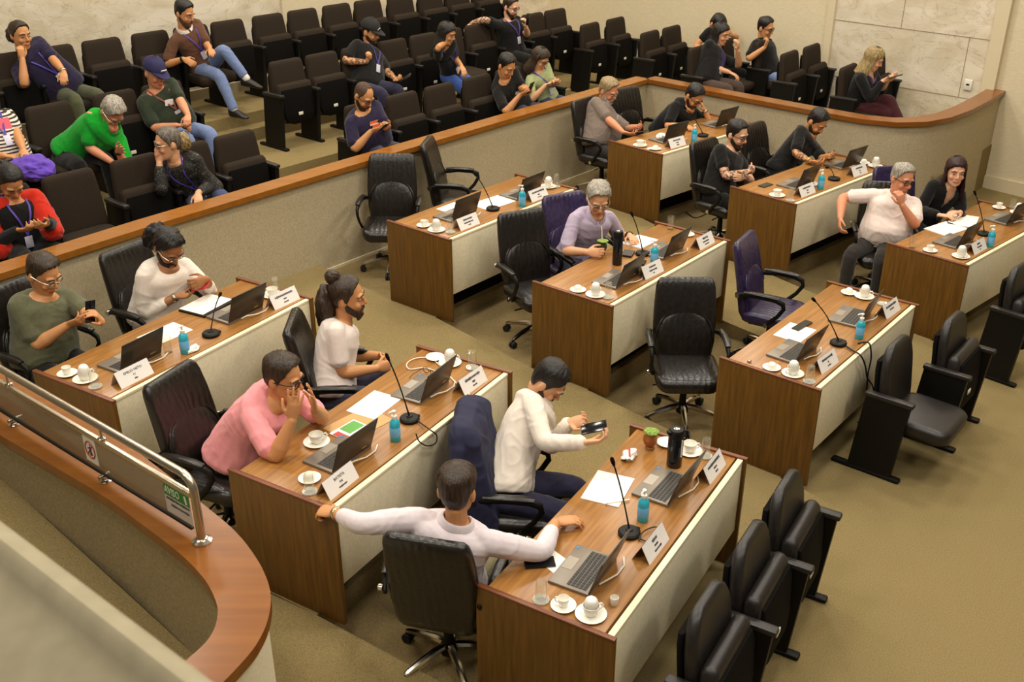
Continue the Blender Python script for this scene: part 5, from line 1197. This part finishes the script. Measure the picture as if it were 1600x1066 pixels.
phone(P(1293,249,.225+.83),I['F']+V((0,0,.3)),V((0,0,1)),'black phone in the hands of the bearded man at the desk')
desk_p('I1','grey-haired man in a white polo shirt with his fingers at his mouth',(1408,280),1.16,look=(-66,12),top='whitepolo',sleeve=.72,collar='cloth_whitepolo',skin='skin_red',hair='short',hairm='hair_grey',glasses='black_plastic',build=1.2,belly=.09,bot='charcoal',voxel=.0072,headtilt=-8,
  R_=lambda at,F,X:dict(p=at(1313,342,f=.06),d=-Z*.7+F*.5,n=-X,curl=.5,pole=(1,-.4,.2)),L_=lambda at,F,X:dict(p=at(1409,320,f=0.2),d=Z*1+X*.1,n=X*.4-F*.7,curl=.7,pole=(.6,.3,-1)),legs={1:dict(out=.34,fwd=.28,open=.5),-1:dict(out=-.05,fwd=.33,open=-.3)})
desk_p('I2','woman in a black blazer with long dark hair facing the viewer',(1493,267),1.13,uv=(1.30,.98),look=(-98,8),top='black',sleeve=1.93,skin='skin_pale',hair='long',hairm='hair_wine',voxel=.0075,build=.92,s=.97,vneck=True,
  R_=lambda at,F,X:dict(p=at(1466,336,h=.79),d=-X*.8+F*.3,n=-Z,curl=.3),L_=lambda at,F,X:dict(p=at(1500,332,h=.80),d=X*.9+F*.1,n=-Z,curl=.3),extras=None)
# ---- audience
def aud_p(key,sp,label,hpx,hz,row,yaw=None,**k):
    yaw=math.degrees(AUD_YAW) if yaw is None else yaw; f=V((math.cos(R(yaw)),math.sin(R(yaw)),0)); o=SP[sp]+V((math.cos(AUD_YAW),math.sin(AUD_YAW),0))*.19
    k.setdefault('voxel',.0085); k.setdefault('seat',.415); return ppl(key,label,o,yaw,ROWZ[row],hpx,hz,**k)
lx=lambda p,d=None,n=None,**k:dict(p=p,d=d,n=n,**k)
aud_p('navyw','r3_1','woman in a navy polo shirt resting her mouth on her hand, back row far left',(31,55),1.12,3,look=(-32,8),top='navy',sleeve=.85,bot='drab',skin='skin_tan',hair='updo',hairm='hair_brown',build=1.2,belly=.05,lanyard=('lanyard_purple',.35),watch={-1:'watch'},
  R_=lambda at,F,X:dict(p=at(35,92,f=0.14),d=Z,n=-F,curl=.8,pole=(.3,.5,-1)),L_=lambda at,F,X:dict(p=at(112,127,f=.30),d=F*.4+X*.4-Z*.3,n=-Z,curl=.5))
aud_p('brown','r3_4','moustached man in a brown polo shirt sitting with crossed legs in jeans',(287,21),1.14,3,look=(-20,22),top='brown',sleeve=.8,collar='cloth_whitetee',bot='jean',skin='skin_tan',hair='short',hairm='hair_black',beard_=('hair_stubble',.006),lanyard=('lanyard_purple',.4),bare=True,watch={1:'phone_black'},
  R_=lambda at,F,X:dict(p=at(287,92,h=.68),d=F*.7-Z*.4,n=-X*.5-Z*.5,curl=.5),L_=lambda at,F,X:dict(p=at(328,77,f=.3),d=F*.7+X*.3,n=-Z,curl=.4),
  legs=lambda at,F,X:{1:dict(ankle=at(366,172,h=.10),toe=V((.9,-.45,0)),pole=(.0,1,.8)),-1:dict(ankle=at(386,124,h=.40),toe=V((.95,-.15,-.1)),pole=(-.2,.4,1),hem=.86)})
aud_p('green','r2_1','grey-haired man in a bright green polo shirt leaning far forward',(173,174),.94,2,look=(-30,58),top='green',sleeve=.85,collar='cloth_green',bot='blackpant',skin='skin_red',hair='thick',hairm='hair_grey',build=1.1,slump=.02,watch={-1:'phone_black'},glasses='steel',
  R_=lambda at,F,X:dict(p=at(176,254,f=.48),d=F*.9-Z*.2,n=-Z,curl=.3),L_=lambda at,F,X:dict(p=at(184,236,f=.50),d=F*.8+X*.1,n=-X+Z*.3,curl=.15))
aud_p('cap','r2_3','man in a dark green printed t-shirt and navy cap with folded hands',(241,114),1.10,2,look=(-34,20),top='darkgreen',sleeve=.8,bot='jean',skin='skin_red',hair='buzz',hairm='hair_grey',cap='cap_navy',build=1.18,belly=.07,lanyard=('lanyard_red',.45),
  R_=lambda at,F,X:dict(p=at(277,196,f=.34),d=F*.6-X*.5,n=-Z,curl=.7),L_=lambda at,F,X:dict(p=at(296,184,f=.36),d=F*.5+X*.7-Z*.3,n=-Z,curl=.7),extras=lambda I:chest_print(I,.68,.0,.13,.06,'print_white'))
I=aud_p('stripe','r2_0','woman in a striped t-shirt at the left edge with a purple bag on her lap',(-24,150),1.12,2,look=(-40,25),top=None,bot='khaki',skin='skin_tan',hair='bob',hairm='hair_brown',build=1.15,belly=.05,lanyard=('lanyard_purple',.4),
  R_=lambda at,F,X:dict(p=at(8,244,f=.34),d=F*.6-X*.5,n=-Z,curl=.5),L_=lambda at,F,X:dict(p=at(38,238,f=.34),d=F*.6+X*.2-Z*.3,n=-Z,curl=.5)) if False else None
def striped(I): chest_print(I,.62,-.02,.16,.10,'print_pink')
MAT['cloth_stripe']=MAT['cloth_striped']
I=aud_p('stripe','r2_0','woman in a striped t-shirt at the left edge with a purple bag on her lap',(-26,150),1.12,2,look=(-40,25),top='stripe',bot='khaki',skin='skin_tan',hair='bob',hairm='hair_brown',build=1.15,belly=.05,lanyard=('lanyard_purple',.4),extras=striped,
  R_=lambda at,F,X:dict(p=at(8,244,f=.34),d=F*.6-X*.5,n=-Z,curl=.5),L_=lambda at,F,X:dict(p=at(38,238,f=.34),d=F*.6+X*.2-Z*.3,n=-Z,curl=.5))
b=bmesh.new(); bmesh.ops.create_icosphere(b,subdivisions=5,radius=1)
for w_ in b.verts: k=1+.22*noise.noise(w_.co*2.2)+.12*noise.noise(w_.co*5); w_.co=V((w_.co.x*.2*k,w_.co.y*.17*k,w_.co.z*.10*k))
mb=MB(); mb.bm(b); bg=mb.build('cloth_bag',M['cloth_purple'],None,80); bg.location=raypl(52,262,I['O']+I['F']*.40,I['F']); bg.rotation_euler=(0,R(10),AUD_YAW); tag(bg,'purple cloth bag on the lap of the woman in the striped t-shirt','bag')
def shawl(I):
    mb=MB(); T=I['T']; O=I['O']
    for sd in (1,-1):
        S,E_,W,_,_=I['arms'][sd]; c=I['tor'](.86)[0]
        limb(mb,[c+(S-c)*.2,S,S.lerp(E_,.5)-I['F']*.02,E_-Z*.04,E_.lerp(W,.35)-Z*.06],[.06,.085,.085,.09,.085],14)
    for t in (.2,.5,.8): pass
    rings=[]
    for t in (.15,.3,.45,.6,.75,.86,.92):
        c,x,y,w,dp=I['tor'](t,add=.03); rings.append([c+x*w*math.cos(a)+y*(dp*math.sin(a)*(1 if math.sin(a)<0 else .15)-.01) for a in np.linspace(0,2*math.pi,23)[:-1]])
    mb.loft(rings); e=remesh(mb,.011,4,.5); wrinkle(e,.011,5); e.transform(T); e.materials.clear(); e.materials.append(M['cloth_red']); e.shade_smooth(); link('shawl',e,I['root'])
I=aud_p('red','r1_0','woman with a red shawl over a black top looking down at her phone',(16,283),1.06,1,look=(-48,45),top='black',sleeve=1.95,bot='blackpant',skin='skin_tan',hair='updo',hairm='hair_black',build=1.05,lanyard=('lanyard_purple',.25),extras=shawl,
  R_=lambda at,F,X:dict(p=at(28,360,f=.30),d=F*.9-X*.3,n=Z*.5-X*.3,curl=.5),L_=lambda at,F,X:dict(p=at(74,350,f=.34),d=F*.4+X*.7,n=Z*.4+X*.4,curl=.5))
phone(raypl(64,352,I['O']+I['F']*.38,I['F']),I['F']+V((0,0,.4)),V((0,0,1)),'dark phone in the hands of the woman in the red shawl')
aud_p('floral','r1_3','woman in a dark floral blouse with glasses turned to the left, hand at her mouth',(264,224),1.06,1,yaw=-62,look=(-152,10),twist=-40,top='floral',sleeve=1.8,bot='jeandk',skin='skin_light',hair='updo',hairm='hair_salt',glasses='steel',lanyard=('lanyard_purple',.3),
  R_=lambda at,F,X:dict(p=at(249,254,f=0.14),d=Z*.8-X*.1,n=-X*.2-F,curl=.8,pole=(.2,.6,-1)),L_=lambda at,F,X:dict(p=at(309,302,f=.25),d=F*.5-Z*.4,n=-Z,curl=.4))
I=aud_p('bcap','r2_6','man in a black cap and black t-shirt holding a phone, fist at his chin',(578,50),1.10,2,look=(-22,18),top='blacktee',sleeve=.75,bot='navytrouser',skin='skin_tan',hair='buzz',hairm='hair_black',beard_=('hair_brown',.007),cap='cap_black',build=1.15,belly=.03,ink=(1,-1),lanyard=('lanyard_purple',.4),
  R_=lambda at,F,X:dict(p=at(573,97,f=0.36),d=Z*.9-F*.1,n=-F,curl=1.0,pole=(1,.1,-.6)),L_=lambda at,F,X:dict(p=at(616,122,f=.36),d=F*.9-X*.2,n=Z*.6+X*.4,curl=.6))
phone(raypl(634,121,I['O']+I['F']*.50,I['F']),V((.75,-.3,.45)),V((-.3,-.3,.8)),'black phone in the hand of the man in the black cap')
I=aud_p('bald','r1_5','bald bearded man in a navy t-shirt with orange print looking at his phone',(567,150),1.08,1,look=(-34,34),top='navy',sleeve=.78,bot='slate',skin='skin_tan',hair='sides',hairm='hair_stubble',beard_=('hair_brown',.007),glasses='black_plastic',build=1.15,belly=.05,
  R_=lambda at,F,X:dict(p=at(580,205,f=.32),d=F*.8-X*.4,n=Z*.4-X*.4,curl=.5),L_=lambda at,F,X:dict(p=at(607,197,f=.36),d=F*.4+X*.6,n=Z*.3+X*.5,curl=.55),extras=lambda I:[chest_print(I,.76,.0,.15,.03,'print_orange'),chest_print(I,.64,.0,.13,.035,'print_orange'),chest_print(I,.70,.0,.17,.014,'print_white')])
phone(raypl(600,199,I['O']+I['F']*.42,I['F']),V((.5,-.4,.5)),V((-.3,.2,.8)),'dark phone in the hands of the bald man')
aud_p('girl','r2_9','girl with long black hair in blue jeans resting her cheek on her hand',(697,52),1.06,2,look=(-18,22),top='black',sleeve=.75,bot='jeanblue',skin='skin_tan',hair='long',hairm='hair_black',build=.85,s=.95,lanyard=('lanyard_purple',.3),
  R_=lambda at,F,X:dict(p=at(697,66,f=0.26),d=Z,n=-F*.8,curl=.6,pole=(1,.1,-.6)),L_=lambda at,F,X:dict(p=at(721,103,f=.32),d=F*.5+X*.2-Z*.5,n=-Z,curl=.4),legs={1:dict(fwd=.62),-1:dict(fwd=.62)})
I=aud_p('tat','r2_11','bearded man in black holding up a phone, tattooed arm over the next seat',(797,11),1.13,2,look=(-30,18),top='black',sleeve=.7,bot='blackpant',skin='skin_pale',hair='short',hairm='hair_brown',beard_=('hair_brown',.008),glasses='black_plastic',build=1.1,ink=(1,),lanyard=('lanyard_purple',.45),
  R_=lambda at,F,X:dict(p=at(737,36,f=0.12),d=-TT*.8-Z*.5,n=-Z,curl=.4,pole=(.2,.6,.25)),L_=lambda at,F,X:dict(p=at(822,43,f=.30),d=Z,n=-F*.5+X*.3,curl=.6,pole=(.6,.1,-1)))
phone(raypl(825,30,I['O']+I['F']*.33,I['F']),V((.1,.1,1)),V((-.7,.5,0)),'black phone held up by the man with the outstretched tattooed arm')
I=aud_p('btee','r1_9','man in a black t-shirt with white print beside the barrier looking at his phone',(790,103),1.06,1,look=(-38,32),top='blacktee',sleeve=.75,bot='slate',skin='skin_tan',hair='short',hairm='hair_black',build=1.08,
  R_=lambda at,F,X:dict(p=at(813,148,f=.32),d=F*.8-X*.2,n=Z*.4-X*.4,curl=.5),L_=lambda at,F,X:dict(p=at(826,140,f=.38),d=F*.3+X*.6+Z*.3,n=X*.6,curl=.55),extras=lambda I:chest_print(I,.62,.03,.10,.035,'print_white'))
phone(raypl(829,137,I['O']+I['F']*.42,I['F']),V((.3,-.3,.8)),V((-.3,.2,.4)),'dark phone in the hands of the black t-shirt man by the barrier')
I=aud_p('sage','r1_10','woman in a sage green t-shirt and glasses typing on a phone',(843,91),1.04,1,look=(-34,34),top='sage',sleeve=.8,bot='jeandk',skin='skin_light',hair='bob',hairm='hair_brown',glasses='black_plastic',build=1.0,s=.96,lanyard=('lanyard_purple',.4),
  R_=lambda at,F,X:dict(p=at(853,133,f=.34),d=F*.8-X*.2,n=Z*.4,curl=.5),L_=lambda at,F,X:dict(p=at(868,130,f=.36),d=F*.5+X*.4,n=Z*.4,curl=.5))
phone(raypl(864,130,I['O']+I['F']*.44,I['F']),V((.7,-.5,.3)),V((0,0,1)),'black phone in the hands of the woman in sage green')
aud_p('hunch','s_5','hunched person in black with dark hair behind the long-haired woman',(1119,38),1.03,0,look=(-50,50),top='black',sleeve=.5,bot='blackpant',skin='skin_tan',hair='thick',hairm='hair_black',slump=.05,
  R_=lambda at,F,X:dict(p=at(1110,80,f=.35),d=F,n=-Z,curl=.4),L_=lambda at,F,X:dict(p=at(1143,55,f=0.12),d=-TT*.5+Z*.3,n=-F,curl=.6,pole=(1,.3,.1)))
aud_p('bhw','s_4','woman with long black hair in a black t-shirt behind the side barrier',(1125,53),1.10,0,look=(-38,14),top='blacktee',sleeve=.75,bot='mauve',skin='skin_light',hair='long',hairm='hair_black',build=1.1,belly=.03,lanyard=('lanyard_purple',.4),
  R_=lambda at,F,X:dict(p=at(1140,113,f=.32),d=F*.8-Z*.3,n=-Z,curl=.4),L_=lambda at,F,X:dict(p=at(1153,79,f=0.16),d=Z*.9-X*.0,n=-F,curl=.5,pole=(.6,.1,-1)))
aud_p('polo','s_6','young man in glasses and a black polo shirt touching his lip',(1195,44),1.10,0,look=(-38,16),top='black',sleeve=.75,collar='cloth_black',bot='jean',skin='skin_tan',hair='short',hairm='hair_black',glasses='black_plastic',
  R_=lambda at,F,X:dict(p=at(1195,74,f=0.38),d=Z,n=-F,curl=.9,pole=(1,.2,-.7)),L_=lambda at,F,X:dict(p=at(1209,112,f=.25),d=F*.3-Z*.8,n=X,curl=.3))
I=aud_p('blonde','s_9','blonde woman in black with dark red trousers looking at her phone',(1364,92),1.07,0,look=(-18,26),top='black',sleeve=1.85,bot='wine',skin='skin_pale',hair='bob',hairm='hair_blond',build=.98,s=.97,vneck=True,lanyard=('lanyard_purple',.25),
  R_=lambda at,F,X:dict(p=at(1380,126,f=.30),d=F*.9+Z*.1,n=Z*.3-X*.4,curl=.5),L_=lambda at,F,X:dict(p=at(1388,122,f=.32),d=F*.8+X*.2,n=Z*.3,curl=.5),legs=lambda at,F,X:{1:dict(fwd=.36,out=-.02),-1:dict(ankle=V(SP['s_9'])+F*.74+Z*.30,toe=V((.8,-.3,-.3)),pole=(-.1,.5,1))})
phone(raypl(1400,119,I['O']+I['F']*.46,I['F']),V((.8,-.4,.35)),V((0,0,1)),'black phone in the hands of the blonde woman')
# ---- navy jacket over a chair back
co,cy=CH['C2']; fr=R(cy-90)
mb=MB(); rings=[]
for z,w,d,r in ((.24,.60,.17,.07),(.5,.60,.18,.07),(.7,.585,.18,.075),(.88,.565,.175,.075),(.98,.535,.165,.07),(1.04,.52,.165,.06),(1.09,.47,.13,.05),(1.125,.40,.08,.03)):
    y=-.235-(z-.42)*.18; rings.append([V((px,y+.01+py+.04*(px/(w/2))**2,z)) for px,py in rrect(w*1.04,d*1.3,r,6)])
mb.loft(rings)
for sx_ in (-1,1): limb(mb,[V((sx_*.24,-.33,1.0)),V((sx_*.29,-.36,.8)),V((sx_*.29,-.37,.58)),V((sx_*.28,-.36,.42))],[.06,.065,.06,.052])
mb.v=[V((v.x*.92,v.y*.92,v.z*.965)) for v in mb.v]
e=remesh(mb,.012,4,.5); wrinkle(e,.012,3); e.materials.clear(); e.materials.append(M['cloth_navy_jacket']); e.shade_smooth(); e.name='suit_jacket'; jk=link('suit_jacket',e,None,co,fr); tag(jk,'navy suit jacket draped over the chair of the white shirt man','jacket')
# ------------------------------------------------------------------ light
w=bpy.data.worlds.new('world'); SC.world=w; w.use_nodes=True
w.node_tree.nodes['Background'].inputs[0].default_value=(1,.945,.84,1); w.node_tree.nodes['Background'].inputs[1].default_value=.12
LC=(1,.945,.84)
def lamp(x,y,z,sx,sy,e,name='ceiling_lamp'):
    l=bpy.data.lights.new(name,'AREA'); l.shape='RECTANGLE'; l.size=sx; l.size_y=sy; l.energy=e; l.color=LC
    o=bpy.data.objects.new(name,l); COL.objects.link(o); o.location=(x,y,z); return o
for i in range(4):
    for j in range(5):
        lamp(-4.2+i*3.0, 1.5+j*3.6, 6.45, .9, .9, 95)
SC.view_settings.view_transform='Standard'; SC.view_settings.look='None'; SC.view_settings.gamma=1; SC.view_settings.exposure=0
SC.cycles.use_denoising=True; SC.cycles.max_bounces=6; SC.cycles.transmission_bounces=6
